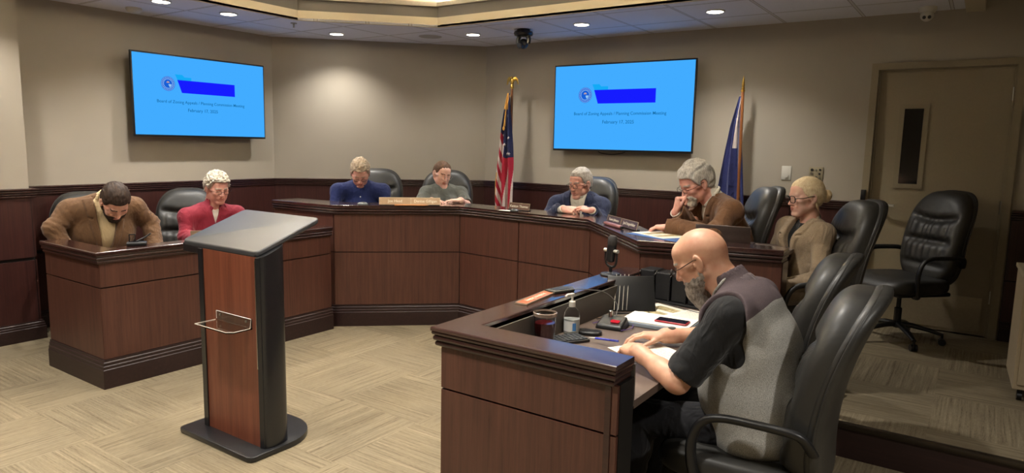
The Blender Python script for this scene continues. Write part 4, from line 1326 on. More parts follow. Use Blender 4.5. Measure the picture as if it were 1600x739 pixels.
def vpost(V, p=p):
    for q in 'LR':
        sh = p.J['sh'+q]; o = p.ux2*(1 if q == 'R' else -1)
        V.econe(sh+p.up*.09+o*.075, sh-p.up*.13+o*.085+p.fw*.02, (.085, .10), (.085, .10), p.fw, .010, 'sub')
p.cloth('fleece_vest', VEST, .036, 'none', -.13, .068, h=.005, fold=.010, collar=2, belly=.03, seed=9, label='heathered grey fleece vest with taupe yoke', post=vpost)
p.shirt_collar(C_YOKE, .072, .046, 'vest_collar', .2, .004)
nk = p.J['neck']
b = B(); pts = []
for k in range(25):
    a = 2*PI*k/25; dn = nrm(p.loc((0, -.03, -.07))-nk); ux_ = nrm(np.cross(p.fw, dn)); fy = nrm(np.cross(dn, ux_))
    pts.append(nk+dn*.062+ux_*math.cos(a)*.073+fy*math.sin(a)*.076)
b.tube(pts, .006, 8, closed=True); b.done('collar_piping', C_VEST, p.T, True, smooth=60, label='pale grey collar edge')
p.trousers(M['darkpants'], M['shoe'])
# watch
b = B(); w0 = p.J['wrR']; dw = nrm(p.J['elR']-w0); 
a1 = nrm(np.cross(dw, (0, 0, 1))); a2 = np.cross(a1, dw); cw = w0+dw*.03
b.tube([cw-dw*.011, cw-dw*.010, cw+dw*.010, cw+dw*.011], [.029, .0315, .0315, .029], 24)
b.tube([cw+a2*.026, cw+a2*.036], .017, 16); b.done('wristwatch', plain('olive_watch', S(58, 60, 50), .5), p.T, True, smooth=40, label='dark olive wristwatch')

# 2 blonde woman ---------------------------------------------------------------
z = DZ
p = Person('blonde woman with a low bun and dark-framed glasses in a tan tweed blazer', (-.84, 4.42), 222, (-.884, 4.45, 1.318), (222, 6, 0), SK['pale'], z, .90, .97, True,
           shL=(-.745, 4.335, 1.115), shR=(-1.00, 4.575, 1.115), neck=(-.850, 4.48, 1.165), chest=(-.86, 4.48, .98),
           elL=(-.735, 4.22, .86), elR=(-1.10, 4.56, .86), wrL=(-.92, 4.20, .80), wrR=(-1.05, 4.34, .80))
p.browm = HM['sandy']; p.brow = False; p.ears = False
p.hands['L'] = dict(d=(-.9, .3, -.1), n=(0, 0, -1), side=(0, 1, 0), s=.88); p.hands['R'] = dict(d=(.1, -1, -.1), n=(0, 0, -1), side=(1, 0, 0), s=.88)
p.body()
def bun(V, p=p):
    V.ell(p.loc((0, -.135, -.005)), (.042, .038, .042), p.R, .012); V.ell(p.loc((.0, -.10, .0)), (.03, .03, .03), p.R, .02)
    V.cone(p.loc((.075, -.02, -.02)), p.loc((.07, -.045, -.09)), .012, .004, .012); V.cone(p.loc((-.075, -.02, -.02)), p.loc((-.07, -.045, -.09)), .012, .004, .012)
p.hair(HM['blonde'], .010, 'short', amp=.0025, sc=.02, extra=bun, low=-.12, stretch=(1, 1, 1), label='blonde hair tied in a low bun')
p.glasses(M['wire'], .028, .021, True, .0024, 'dark square glasses')
b = B()
for sx in (-1, 1): b.ball(tuple(p.loc((sx*.031, .0755, .000))), .0112, 14)
b.done('eye', plain('eye_white', S(208, 200, 192), .2), p.T, True, smooth=60)
b = B()
for sx in (-1, 1): b.ball(tuple(p.loc((sx*.031, .0823, -.001))), .0058, 12)
b.done('iris', plain('dark_iris', S(52, 42, 36), .2), p.T, True, smooth=60)
p.cloth('top', C_BLKT, .008, 'none', 0, .058, h=.006, fold=.002, label='black crew neck top')
p.cloth('blazer', C_TWEED, .026, 'long', -.16, .058, vee=(.34, .060), lapel=.060, h=.005, fold=.007, cuff=.012, label='tan tweed blazer')
p.trousers(C_TWEED, M['shoe'])

# 3 grey-haired man in brown jacket ---------------------------------------------
p = Person('grey-haired man in a brown corduroy jacket leaning on his raised fist', (-1.37, 4.60), 226, (-1.545, 4.365, 1.372), (232, 26, 0), SK['ruddy'], z, 1.06, 1.05,
           shL=(-1.285, 4.305, 1.210), shR=(-1.565, 4.58, 1.205), neck=(-1.448, 4.435, 1.288), chest=(-1.37, 4.52, 1.01),
           elL=(-1.325, 4.11, 1.075), elR=(-1.56, 4.34, 1.095), wrL=(-1.61, 4.13, 1.105), wrR=(-1.605, 4.195, 1.190))
p.browm = HM['grey']
p.hands['L'] = dict(d=(-1, .02, -.12), n=(0, 0, -1), side=(0, 1, 0), curl=(.35, .45, .3), spread=.05)
p.hands['R'] = dict(d=(.10, .0, 1), n=(.8, .45, -.1), side=(.2, -.9, .2), curl=(1.25, 1.35, .8), tcurl=.8, spread=.0, tout=.25)
p.body()
p.hair(HM['salt'], .022, 'short', amp=.006, sc=.03, stretch=(1, 1, .8), low=-.075, front=-.004, top=.012, label='thick silver grey hair')
p.beard(HM['white'], .006, 0, full=False, label='short white beard')
p.glasses(M['wire'], .023, .015, False, .0014, 'thin dark glasses')
p.cloth('shirt', C_SHIRTW, .008, 'none', 0, .056, h=.005, fold=.003, collar=1, label='white shirt'); p.shirt_collar(C_SHIRTW, .063, .015)
p.cloth('jacket', C_CORD, .028, 'long', -.12, .060, vee=(.36, .058), lapel=.055, h=.005, fold=.009, cuff=.014, seed=4, label='brown corduroy jacket')
for q in 'LR':
    b = B(); w0 = p.J['wr'+q]; d = nrm(w0-p.J['el'+q]); b.tube([w0-d*.05, w0-d*.02, w0+d*.006], [.032, .037, .036], 18, flat=(1, .9)); b.done('shirt_cuff', C_SHIRTW, p.T, True, smooth=50)
p.trousers(M['darkpants'], M['shoe'])

# 4 navy suit --------------------------------------------------------------------
p = Person('grey-haired man in a navy suit with clasped hands, under the right television', (-2.84, 5.30), 282, (-2.820, 5.13, 1.282), (258, 10, 0), SK['ruddy'], z, 1.04, 1.03,
           shL=(-2.625, 5.165, 1.100), shR=(-3.015, 5.085, 1.100), neck=(-2.825, 5.155, 1.192), chest=(-2.835, 5.18, 1.0),
           elL=(-2.555, 5.02, .965), elR=(-3.045, 4.93, .965), wrL=(-2.525, 4.80, 1.095), wrR=(-2.765, 4.76, 1.095))
p.browm = HM['grey']; p.mo = 1
p.hands['L'] = dict(d=(-.93, -.05, .16), n=(-.15, .3, -1), side=(-.3, .5, 1), curl=(.35, .75, .5), tcurl=.3, spread=.08)
p.hands['R'] = dict(d=(.85, .1, -.05), n=(.15, .6, -.8), side=(-.3, .4, 1), curl=(.7, 1.1, .6), tcurl=.6, spread=.03)
p.body()
p.hair(HM['grey'], .010, 'short', amp=.003, sc=.025, low=-.06, front=.010, top=.006, label='short grey side-parted hair')
p.glasses(M['wire'], .024, .016, True, .0018, 'dark-framed glasses')
p.cloth('shirt', C_SHIRTW, .008, 'none', 0, .062, h=.005, fold=.004, collar=1, belly=.01, label='white open-necked shirt'); p.shirt_collar(C_SHIRTW, .062)
p.cloth('suit_jacket', C_NAVY, .026, 'long', -.12, .064, vee=(.40, .070), lapel=.065, h=.005, fold=.008, cuff=.012, belly=.01, seed=6, label='navy suit jacket')
for q in 'LR':
    b = B(); w0 = p.J['wr'+q]; d = nrm(w0-p.J['el'+q]); b.tube([w0-d*.05, w0-d*.02, w0+d*.008], [.032, .037, .036], 18, flat=(1, .9)); b.done('shirt_cuff', C_SHIRTW, p.T, True, smooth=50)
p.trousers(M['darkpants'], M['shoe'])

# 5 woman in grey ------------------------------------------------------------------
p = Person('woman with pulled-back brown hair in a grey short-sleeved top, looking down', (-4.44, 5.23), 312, (-4.385, 5.165, 1.300), (335, 18, 8), SK['pale'], z, 1.0, 1.0, True,
           shL=(-4.235, 5.280, 1.120), shR=(-4.485, 5.040, 1.120), neck=(-4.375, 5.160, 1.200), chest=(-4.40, 5.18, .96),
           elL=(-4.09, 5.20, 1.00), elR=(-4.44, 4.87, .985), wrL=(-3.92, 4.88, 1.085), wrR=(-4.12, 4.71, 1.080))
p.browm = HM['auburn']; p.wide = 1.04
p.longs = False
p.hands['L'] = dict(d=(-.6, -.8, .0), n=(0, 0, -1), side=(-1, 0, 0), curl=(.2, .3, .2), s=.9)
p.hands['R'] = dict(d=(1, .05, .0), n=(0, 0, -1), side=(0, 1, 0), curl=(.2, .35, .3), s=.9)
p.body()
def tail(V, p=p): V.cone(p.loc((0, -.105, .03)), p.loc((0, -.12, -.04)), .03, .012, .02)
p.hair(HM['auburn'], .006, 'short', amp=.002, sc=.02, low=-.05, front=.004, extra=tail, label='brown hair pulled back')
p.glasses(M['metal'], .023, .018, False, .0011, 'thin rimless glasses')
p.cloth('knit_top', C_GREY, .012, 'short', -.08, .058, h=.005, fold=.006, belly=.03, upto=.72, seed=3, label='heather grey short-sleeved top')
p.trousers(M['darkpants'], M['shoe'])

# 6 man in blue shirt ---------------------------------------------------------------
p = Person('man with greying sandy hair in a dark blue shirt, head bowed over the council desk', (-5.06, 4.74), 315, (-4.915, 4.585, 1.300), (316, 36, 0), SK['ruddy'], z, 1.04, 1.03,
           shL=(-4.795, 4.765, 1.130), shR=(-5.095, 4.465, 1.130), neck=(-4.965, 4.635, 1.215), chest=(-5.00, 4.675, .97),
           elL=(-4.70, 4.74, .955), elR=(-5.06, 4.38, .955), wrL=(-4.58, 4.52, .985), wrR=(-4.90, 4.22, .985))
p.browm = HM['sandy']; p.wide = 1.03
p.hands['L'] = dict(d=(-.1, -1, 0), n=(0, 0, -1), side=(-1, 0, 0)); p.hands['R'] = dict(d=(.9, -.2, 0), n=(0, 0, -1), side=(0, 1, 0), curl=(.5, .6, .4))
p.body()
p.hair(HM['sandy'], .013, 'curly', amp=.006, sc=.018, low=-.06, front=.006, top=.014, label='tousled greying sandy hair')
p.glasses(M['wire'], .022, .014, False, .0013, 'thin dark glasses')
p.cloth('shirt', C_BLUE, .020, 'long', -.12, .064, h=.005, fold=.008, belly=.02, collar=1, cuff=.006, seed=12, label='dark blue button shirt'); p.shirt_collar(C_BLUE, .064, open_=.7)
b = B()
for k, u in enumerate((.10, .19, .28)):
    q = p.J['neck']-p.up*u+p.fw*(.150+.012*k); b.ball(tuple(q), .006, 8)
b.done('button', M['white'], p.T, True, smooth=60)
p.trousers(M['darkpants'], M['shoe'])

# 7 man in red shirt ------------------------------------------------------------------
p = Person('man with curly white hair and glasses in a red shirt behind the lectern', (-5.56, 3.33), 342, (-5.310, 3.345, 1.185), (352, 16, 0), SK['ruddy'], 0, 1.08, 1.02,
           shL=(-5.31, 3.515, .955), shR=(-5.395, 3.12, .955), neck=(-5.365, 3.325, 1.025), chest=(-5.42, 3.33, .84),
           elL=(-5.21, 3.56, .80), elR=(-5.33, 3.06, .80), wrL=(-4.98, 3.38, .79), wrR=(-5.06, 3.04, .79))
p.browm = HM['white']; p.wide = 1.04
p.hands['L'] = dict(d=(.5, -.8, 0), n=(0, 0, -1), side=(-1, -.3, 0)); p.hands['R'] = dict(d=(.9, .3, 0), n=(0, 0, -1), side=(0, 1, 0))
p.body()
p.hair(HM['white'], .019, 'curly', amp=.009, sc=.016, low=-.065, front=.008, top=.008, label='curly white hair')
p.glasses(M['wire'], .023, .015, False, .0015, 'thin metal glasses')
p.cloth('undershirt', C_SHIRTW, .004, 'none', 0, .060, h=.006, fold=0, label='white undershirt')
p.cloth('shirt', C_RED, .022, 'long', -.12, .062, vee=(.10, .030), h=.005, fold=.008, belly=.03, collar=1, cuff=.006, seed=15, label='crimson button shirt'); p.shirt_collar(C_RED, .063, open_=.8)
p.trousers(M['darkpants'], M['shoe'])

# 8 man in brown blazer, far left -------------------------------------------------------
p = Person('dark-haired bearded man in a brown blazer and tan shirt bending forward at far left', (-5.60, 2.45), 340, (-5.155, 2.440, 1.128), (350, 50, 0), SK['fair'], 0, 1.12, 1.08,
           shL=(-5.27, 2.625, 1.070), shR=(-5.345, 2.220, 1.070), neck=(-5.285, 2.42, 1.145), chest=(-5.35, 2.425, .90),
           elL=(-5.27, 2.745, .945), elR=(-5.33, 2.095, .955), wrL=(-5.13, 2.70, .76), wrR=(-5.27, 2.17, .73))
p.browm = HM['brown']
p.hands['L'] = dict(d=(.3, 0, -1), n=(0, -1, 0), side=(1, 0, 0)); p.hands['R'] = dict(d=(.3, 0, -1), n=(0, 1, 0), side=(1, 0, 0))
p.body()
p.hair(HM['brown'], .012, 'short', amp=.003, sc=.02, low=-.07, top=.008, label='short dark brown hair')
p.beard(HM['brown'], .0045, 0, label='short dark brown beard')
p.cloth('shirt', C_TAN, .012, 'none', 0, .050, h=.005, fold=.005, collar=1, belly=.01, label='tan shirt'); p.shirt_collar(C_TAN, .062, .014)
p.cloth('blazer', C_BLAZ, .028, 'long', -.12, .053, vee=(.46, .078), lapel=.065, h=.005, fold=.009, cuff=.012, seed=20, label='brown blazer')
p.trousers(M['darkpants'], M['shoe'])
# ------------------------------------------------------------------ name plates
PLB = plain('name_plate_brown', S(104, 78, 66), .35, .2, noise=.04); PLT = plain('name_plate_tan', S(168, 142, 116), .3, .4, noise=.04)
PLG = plain('name_plate_mauve', S(92, 76, 88), .3, .3, noise=.04); PLE = plain('name_plate_edge', S(186, 172, 150), .3, .6); WTX = plain('engraved_white', S(226, 220, 204), .5)
ORG = plain('amber_plate', S(176, 98, 62), .3, .2, noise=.05)
def name_plate(text, label, loc, ang, w=.22, h=.055, mat=PLB, tilt=12):
    T = thing('name_plate', label, 'name plate', loc, math.radians(ang), 'name plates on the council desk ledge')
    q = B(); q.M = Matrix.Rotation(math.radians(-tilt), 4, 'X'); q.box(-w/2, w/2, -.003, .003, .004, h, .001); q.done('plate', mat, T, False)
    q = B(); q.M = Matrix.Rotation(math.radians(-tilt), 4, 'X')
    frame_rect(q, -w/2-.002, w/2+.002, .002, h+.002, .0035, -.0045, -.001); q.done('plate_rim', PLE, T, False)
    q = B(); q.box(-w/2, w/2, -.01, .022, 0, .006, .001); q.done('plate_base', M['black'], T, False)
    o = text_mesh(text, h*.50, WTX, None, Matrix.Identity(4), 'lettering', .0004)
    xs = [v.co.x for v in o.data.vertices]; k = min(1, w*.88/(max(xs)-min(xs)))
    o.data.transform(Matrix.Rotation(math.radians(-tilt), 4, 'X') @ Matrix.Translation((0, -.0042, h*.54)) @ Matrix.Rotation(PI/2, 4, 'X') @ Matrix.Diagonal((k, 1, 1, 1)))
    o.parent = T
    return T
Zl = 1.061
a45 = math.degrees(math.atan2(4.628-3.905, -3.735+4.535))
name_plate('Joe Head', 'tan name plate reading Joe Head, left of a pair in front of the blue-shirted man', (-4.165, 4.285, Zl), a45, .268, .066, PLT)
name_plate('Denise Gilligan', 'tan name plate reading Denise Gilligan, right of a pair before the woman in grey', (-3.972, 4.460, Zl), a45, .25, .066, PLT)
name_plate('Kenton Thomas', 'brown name plate reading Kenton Thomas standing alone on the ledge near the US flag', (-3.155, 4.70, Zl), -4, .215, .058, PLB)
name_plate('Kevin Johnson', 'mauve name plate reading Kevin Johnson, nearer the man in the navy suit', (-2.105, 4.330, Zl), -40, .225, .056, PLG)
name_plate('Joel Lingenfelter', 'mauve name plate reading Joel Lingenfelter, nearer the man in the brown corduroy jacket', (-1.915, 4.170, Zl), -40, .245, .056, PLG)
T = thing('name_plate', 'amber name plate lying on its back on the staff desk ledge', 'name plate', (-1.645, 2.61, .901), math.radians(96))
q = B(); q.box(-.15, .15, -.028, .028, 0, .006, .001); q.done('plate', ORG, T, False)
q = B(); frame_rect(q, -.152, .152, -.030, .030, .004, 0, .0); q.bm.clear()
for x0, x1, y0, y1 in ((-.152, .152, -.031, -.027), (-.152, .152, .027, .031), (-.153, -.149, -.03, .03), (.149, .153, -.03, .03)): q.box(x0, x1, y0, y1, 0, .0075)
q.done('plate_rim', PLE, T, False)
text_mesh('Andrea Staley', .034, WTX, T, Matrix.Translation((-1.645, 2.61, .9078)) @ Matrix.Rotation(math.radians(96), 4, 'Z') @ Matrix.Rotation(PI, 4, 'Z'), 'lettering', .0004)
# ------------------------------------------------------------------ paper
PAP = plain('white_paper', S(226, 222, 210), .8, noise=.02)
def printed(name, rows):
    t = NT(name); t.set(Roughness=.8)
    v = t.coord(); s_ = t.n('ShaderNodeSeparateXYZ'); t.l(v, s_.inputs[0])
    y = t.math('FRACT', t.math('MULTIPLY', s_.outputs[1], rows)); ln = t.math('LESS_THAN', y, .42)
    wd = t.noise(t.mapping(v, (260, rows, 1)), 1, 1); m_ = t.math('MULTIPLY', ln, t.math('GREATER_THAN', wd, .44))
    inx = t.math('LESS_THAN', t.math('ABSOLUTE', s_.outputs[0]), .086); iny = t.math('LESS_THAN', t.math('ABSOLUTE', s_.outputs[1]), .118)
    m_ = t.math('MULTIPLY', m_, t.math('MULTIPLY', inx, iny))
    t.col(t.mix(t.math('MULTIPLY', m_, .7), S(226, 222, 210), S(90, 88, 86))); return t.m
PRT = printed('printed_page', 105)
def picmat():
    t = NT('printed_map_page'); t.set(Roughness=.6); v = t.coord(); s_ = t.n('ShaderNodeSeparateXYZ'); t.l(v, s_.inputs[0])
    inx = t.math('LESS_THAN', t.math('ABSOLUTE', t.math('SUBTRACT', t.math('ABSOLUTE', s_.outputs[0]), .055)), .036); iny = t.math('LESS_THAN', t.math('ABSOLUTE', s_.outputs[1]), .10)
    pic = t.ramp(t.noise(v, 34, 4, .7), [(.3, S(96, 98, 66)), (.5, S(160, 144, 104)), (.7, S(206, 192, 158))])
    t.col(t.mix(t.math('MULTIPLY', inx, iny), S(226, 222, 208), pic)); return t.m
PIC = picmat()
def sheet(name, label, cat, loc, ang, mat, w=.216, h=.279, n=1, group=None):
    q = B(); q.box(-w/2, w/2, -h/2, h/2, 0, .0012*n); o = q.done(name, mat); o.location = loc; o.rotation_euler = (0, 0, math.radians(ang)); return tag(o, label, cat, group)
ZW = .741
sheet('printed_page', 'white page of printed text under the bald man\'s hands', 'paper', (-1.075, 2.63, ZW), 60, PRT, .25, .30)
sheet('printed_page', 'white page with two brown map pictures lying near the black file rack', 'paper', (-1.33, 3.37, ZW), 70, PIC, .25, .30)
sheet('printed_page', 'plain white sheets beyond the open notebook, left of the long grey beard', 'paper', (-1.13, 3.36, ZW), 75, PRT, .22, .28, 2)
# notebook with phone
T = thing('ring_binder', 'open pale ring binder under the red phone on the staff desk', 'binder', (-1.24, 3.10, ZW), math.radians(4))
q = B(); q.box(-.17, .17, -.10, .11, 0, .02, .004); q.done('cover', plain('grey_blue_cover', S(128, 138, 148), .4), T, False)
q = B(); q.box(-.165, .165, -.094, .105, .02, .026, .001); q.done('pages', PAP, T, False)
T = thing('phone', 'dark smartphone in a red case lying on the pale binder', 'phone', (-1.17, 3.09, ZW+.027), math.radians(3))
q = B(); q.box(-.078, .078, -.038, .038, 0, .009, .004, 3); q.done('phone_case', plain('red_case', S(150, 30, 40), .35), T, False, smooth=30, label='red case')
q = B(); q.box(-.073, .073, -.034, .034, .008, .0105, .001); q.done('phone_screen', plain('dark_phone_glass', S(18, 20, 34), .08), T, False)
# pen
T = thing('pen', 'blue and white pen held in the bald man\'s fingers', 'pen', (-1.275, 2.62, .765), 0)
q = B(); q.tube([(-.07, .012, -.004), (.005, .0, .004)], .0048, 10); q.done('barrel', plain('blue_pen', S(52, 62, 170), .3), T, False, smooth=40)
q = B(); q.tube([(-.105, .018, -.009), (-.07, .012, -.004)], [.002, .0046], 10); q.done('grip', M['white'], T, False, smooth=40, label='white tip')
q = B(); q.tube([(.005, 0, .004), (.05, -.008, .009)], .0048, 10); q.done('cap', plain('blue_pen_cap', S(40, 48, 140), .3), T, False, smooth=40)
# cup -----------------------------------------------------------------
T = thing('tumbler', 'clear tumbler full of dark red drink at the corner of the staff desk', 'cup', (-1.49, 2.44, ZW))
q = B(); q.lathe([(0, .0), (.036, 0), (.040, .006), (.048, .135), (.0495, .145), (.0475, .146), (.045, .135), (.037, .012), (0, .010)], n=32, cap=False); q.done('glass_wall', M['bottle'], T, False, smooth=50, label='clear glass')
t = NT('dark_red_drink'); t.set(Roughness=.06); t.col(S(60, 14, 16)); t.p.inputs['Specular IOR Level'].default_value = .7
q = B(); q.lathe([(0, .0115), (.0355, .0125), (.0445, .108), (0, .1085)], n=32, cap=False); q.done('drink', t.m, T, False, smooth=50, label='dark red drink')
q = B(); q.lathe([(.0475, .138), (.0515, .138), (.0520, .152), (.048, .154), (.0465, .146)], n=32, cap=False); q.done('rim', plain('smoky_rim', S(120, 104, 92), .2), T, False, smooth=50)
# sanitizer --------------------------------------------------------------
T = thing('pump_bottle', 'clear hand sanitizer pump bottle with a white pump on the staff desk', 'bottle', (-1.505, 2.70, ZW))
q = B(); q.lathe([(0, 0), (.034, 0), (.037, .006), (.037, .085), (.033, .105), (.018, .122), (.013, .126), (.013, .134), (0, .134)], n=28, cap=False); q.done('bottle_body', M['bottle'], T, False, smooth=50)
q = B(); q.lathe([(0, .002), (.033, .003), (.035, .008), (.035, .07), (0, .071)], n=28, cap=False); t = NT('clear_gel'); t.set(Roughness=.3, Transmission_Weight=.25, IOR=1.2); t.col(S(214, 218, 216)); q.done('gel', t.m, T, False, smooth=50)
q = B(); q.lathe([(.0375, .014), (.0378, .014), (.0378, .066), (.0375, .066)], n=28, cap=False)
q.bm.clear()
vs = []; fs = []
for k in range(13):
    a = -2.2+1.5*k/12
    vs += [(.0385*math.cos(a), .0385*math.sin(a), .016), (.0385*math.cos(a), .0385*math.sin(a), .064)]
for k in range(12): fs.append((2*k, 2*k+2, 2*k+3, 2*k+1))
q._add(vs, fs); q.done('bottle_label', plain('white_label', S(214, 216, 214), .4), T, False)
q = B(); vs = []; fs = []
for k in range(5):
    a = -.95+.45*k/4
    vs += [(.0392*math.cos(a), .0392*math.sin(a), .020), (.0392*math.cos(a), .0392*math.sin(a), .056)]
for k in range(4): fs.append((2*k, 2*k+2, 2*k+3, 2*k+1))
q._add(vs, fs); q.done('blue_patch', plain('blue_label', S(70, 130, 190), .4), T, False)
q = B(); q.lathe([(.015, .126), (.015, .150), (.008, .154), (.005, .158), (.005, .178), (.009, .180), (.009, .188), (0, .19)], n=20); q.tube([(0, 0, .183), (-.012, -.022, .184), (-.018, -.032, .176)], [.006, .005, .004], 8); q.done('pump', M['white'], T, False, smooth=40, label='white pump')
# keyboard / mouse ----------------------------------------------------------
T = thing('keyboard', 'black computer keyboard behind the tumbler on the staff desk', 'keyboard', (-1.475, 2.55, ZW), math.radians(60))
q = B(); q.box(-.10, .12, -.055, .055, 0, .012, .003); q.done('keyboard_body', M['black'], T, False, smooth=30)
KEY = plain('grey_key', S(52, 54, 56), .5)
for i in range(10):
    for j in range(4):
        q = B(); q.box(-.094+i*.021, -.077+i*.021, -.046+j*.024, -.026+j*.024, .012, .017, .0015, 1); q.done('key', KEY, T, False)
T = thing('puck', 'flat black rounded puck beside the keyboard near the pump bottle', 'speaker', (-1.43, 2.74, ZW), .3)
q = B(); q.prism(dshape(-.055, .055, -.035, .035, .028), .001, .016, .005, 3); q.done('housing', M['black'], T, False, smooth=40)
q = B(); q.prism(dshape(-.045, .045, -.026, .026, .022), .0155, .0175, .001, 1); q.done('top_cover', M['blacksatin'], T, False, smooth=40)
# conference microphone base ------------------------------------------------
T = thing('microphone_base', 'black desk microphone base with a lit red button on the staff desk', 'microphone', (-1.40, 2.90, ZW), math.radians(8))
q = B(); vs = [(-.07, -.045, 0), (.07, -.045, 0), (.07, .075, 0), (-.07, .075, 0), (-.06, -.040, .022), (.06, -.040, .022), (.06, .06, .05), (-.06, .06, .05)]
q._add(vs, [(3, 2, 1, 0), (4, 5, 6, 7), (0, 1, 5, 4), (1, 2, 6, 5), (2, 3, 7, 6), (3, 0, 4, 7)])
bmesh.ops.bevel(q.bm, geom=list(q.bm.edges), offset=.008, segments=3, affect='EDGES', profile=.5); q.done('housing', M['black'], T, False, smooth=40)
q = B(); q.box(.0, .04, -.02, .008, .033, .0405, .002); q.done('talk_button', emit('lit_red_button', S(190, 40, 50), .6), T, False, label='lit red button')
q = B(); q.lathe([(.010, .04), (.010, .072), (.008, .074)], c=(-.02, .045), n=16); q.done('neck_socket', M['metal'], T, False, smooth=40)
def crv(P, m=8):
    out = []; P = [Vector(p) for p in P]; P = [P[0]]+P+[P[-1]]
    for i in range(1, len(P)-2):
        for k in range(m):
            q = k/m; a, c, d, e = P[i-1:i+3]
            out.append(.5*((2*c)+(-a+d)*q+(2*a-5*c+4*d-e)*q*q+(-a+3*c-3*d+e)*q**3))
    out.append(P[-2]); return out
def cable(label, P, mat=None, r=.0022):
    q = B(); q.tube(crv(P), r, 8); o = q.done('cable', mat or M['black'], None, smooth=60); return tag(o, label, 'cable')
cable('thin grey cable looping from the ledge pad down to the microphone base', [(-1.60, 2.83, .912), (-1.56, 2.86, .915), (-1.53, 2.92, .905), (-1.50, 3.02, .88), (-1.45, 3.06, .82), (-1.43, 3.0, .76), (-1.42, 2.96, .746)], plain('grey_cable', S(96, 92, 88), .5))
cable('black cable running from the tablet stand across the papers', [(-1.45, 3.42, .80), (-1.36, 3.48, .76), (-1.25, 3.46, .752), (-1.12, 3.42, .752), (-1.00, 3.38, .76)])
cable('black cable loop on the worktop behind the microphone base', [(-1.52, 2.98, .75), (-1.47, 3.05, .748), (-1.38, 3.08, .748), (-1.30, 3.14, .7475), (-1.42, 3.20, .748), (-1.50, 3.12, .748)])
cable('dark cable hanging over the staff desk ledge at the microphone', [(-1.66, 3.36, .905), (-1.60, 3.37, .905), (-1.575, 3.38, .89), (-1.563, 3.40, .80), (-1.55, 3.42, .748)])
cable('purple cable coiled beside the microphone base', [(-1.50, 2.90, .748), (-1.46, 3.0, .748), (-1.36, 3.02, .748), (-1.31, 2.94, .748), (-1.33, 2.86, .748)], plain('purple_cable', S(84, 62, 120), .5))
# pad on ledge
T = thing('boundary_microphone', 'flat dark grey pad on the staff desk ledge above the pump bottle', 'microphone', (-1.635, 2.815, .901), math.radians(75))
q = B(); q.prism([(-.075, -.035), (.05, -.045), (.085, 0), (.05, .045), (-.075, .035)], 0, .014, .005, 2); q.done('housing', plain('dark_grey_plastic', S(50, 52, 48), .4), T, False, smooth=40)
q = B(); q.prism([(-.05, -.02), (.03, -.028), (.05, 0), (.03, .028), (-.05, .02)], .0138, .0155); q.done('grille', M['black'], T, False)
# studio microphone
T = thing('stand_microphone', 'black studio microphone on a round-based stand on the staff desk ledge', 'microphone', (-1.640, 3.36, .901), math.radians(-20))
q = B(); q.lathe([(0, 0), (.055, 0), (.056, .004), (.052, .010), (.015, .014), (.009, .018), (.009, .045), (0, .046)], n=28, cap=False); q.done('stand_base', M['black'], T, False, smooth=40, label='round black base')
q = B(); q.tube(crv([(-.043, .0, .13), (-.043, 0, .085), (-.03, 0, .055), (0, 0, .045), (.03, 0, .055), (.043, 0, .085), (.043, 0, .13)]), .0055, 8, flat=(1.4, .8)); q.done('yoke', M['black'], T, False, smooth=50)
q = B()
q.M = Matrix.Translation((0, 0, .135)) @ Matrix.Rotation(.12, 4, 'Y')
q.lathe([(.0, -.062), (.018, -.062), (.025, -.056), (.026, .03), (.025, .034)], n=24, cap=False); q.done('microphone_body', M['blacksatin'], T, False, smooth=40)
q = B(); q.M = Matrix.Translation((0, 0, .135)) @ Matrix.Rotation(.12, 4, 'Y'); q.lathe([(.025, .034), (.0265, .038), (.0265, .072), (.018, .084), (0, .086)], n=24, cap=False); q.done('windscreen', plain('dark_mesh_grille', S(44, 40, 38), .7, bump=.8, scale=900), T, False, smooth=40)
for sx in (-1, 1):
    q = B(); q.tube([(sx*.024, 0, .135), (sx*.052, 0, .135)], .010, 14); q.done('pivot_knob', M['chrome'], T, False, smooth=40, label='silver side knob')
# tablet stand -------------------------------------------------------------
T = thing('tablet_stand', 'black tablet leaning on a wire stand on the staff desk', 'tablet', (-1.46, 3.27, ZW), math.radians(38))
q = B(); q.M = Matrix.Rotation(math.radians(-22), 4, 'X'); q.box(-.125, .125, -.006, .006, .0, .19, .004); q.done('tablet', M['black'], T, False, smooth=30)
q = B()
for k in range(4): q.tube([(-.10+k*.022, -.010, .01), (-.075+k*.022, .075, .185)], .0022, 6)
q.done('wire', M['metal'], T, False, smooth=50)
q = B(); q.tube([(-.12, -.045, .003), (-.12, .09, .003), (.08, .09, .003), (.08, -.045, .003)], .003, 6, closed=True); q.done('wire_base', M['black'], T, False, smooth=50)
# file rack -----------------------------------------------------------------
T = thing('file_rack', 'black upright file rack full of black folders at the back of the staff desk', 'file rack', (-1.37, 3.62, ZW), math.radians(-6))
q = B(); q.box(-.21, .20, -.07, .10, 0, .012, .003); q.done('rack_base', M['black'], T, False)
for k in range(5):
    q = B(); x = -.20+k*.10; q.tube([(x, -.065, .01), (x+.004, -.060, .15), (x+.006, -.03, .168), (x+.008, .06, .168), (x+.008, .095, .01)], .003, 6); q.done('divider', M['blacksatin'], T, False, smooth=50)
for k in range(4):
    q = B(); x = -.195+k*.10; q.box(x, x+.09, -.045, .075, .012, .172-.006*(k % 2), .006); q.done('folder', plain('black_folder_%s' % 'abcd'[k], S(16, 15, 17), .6), T, False)
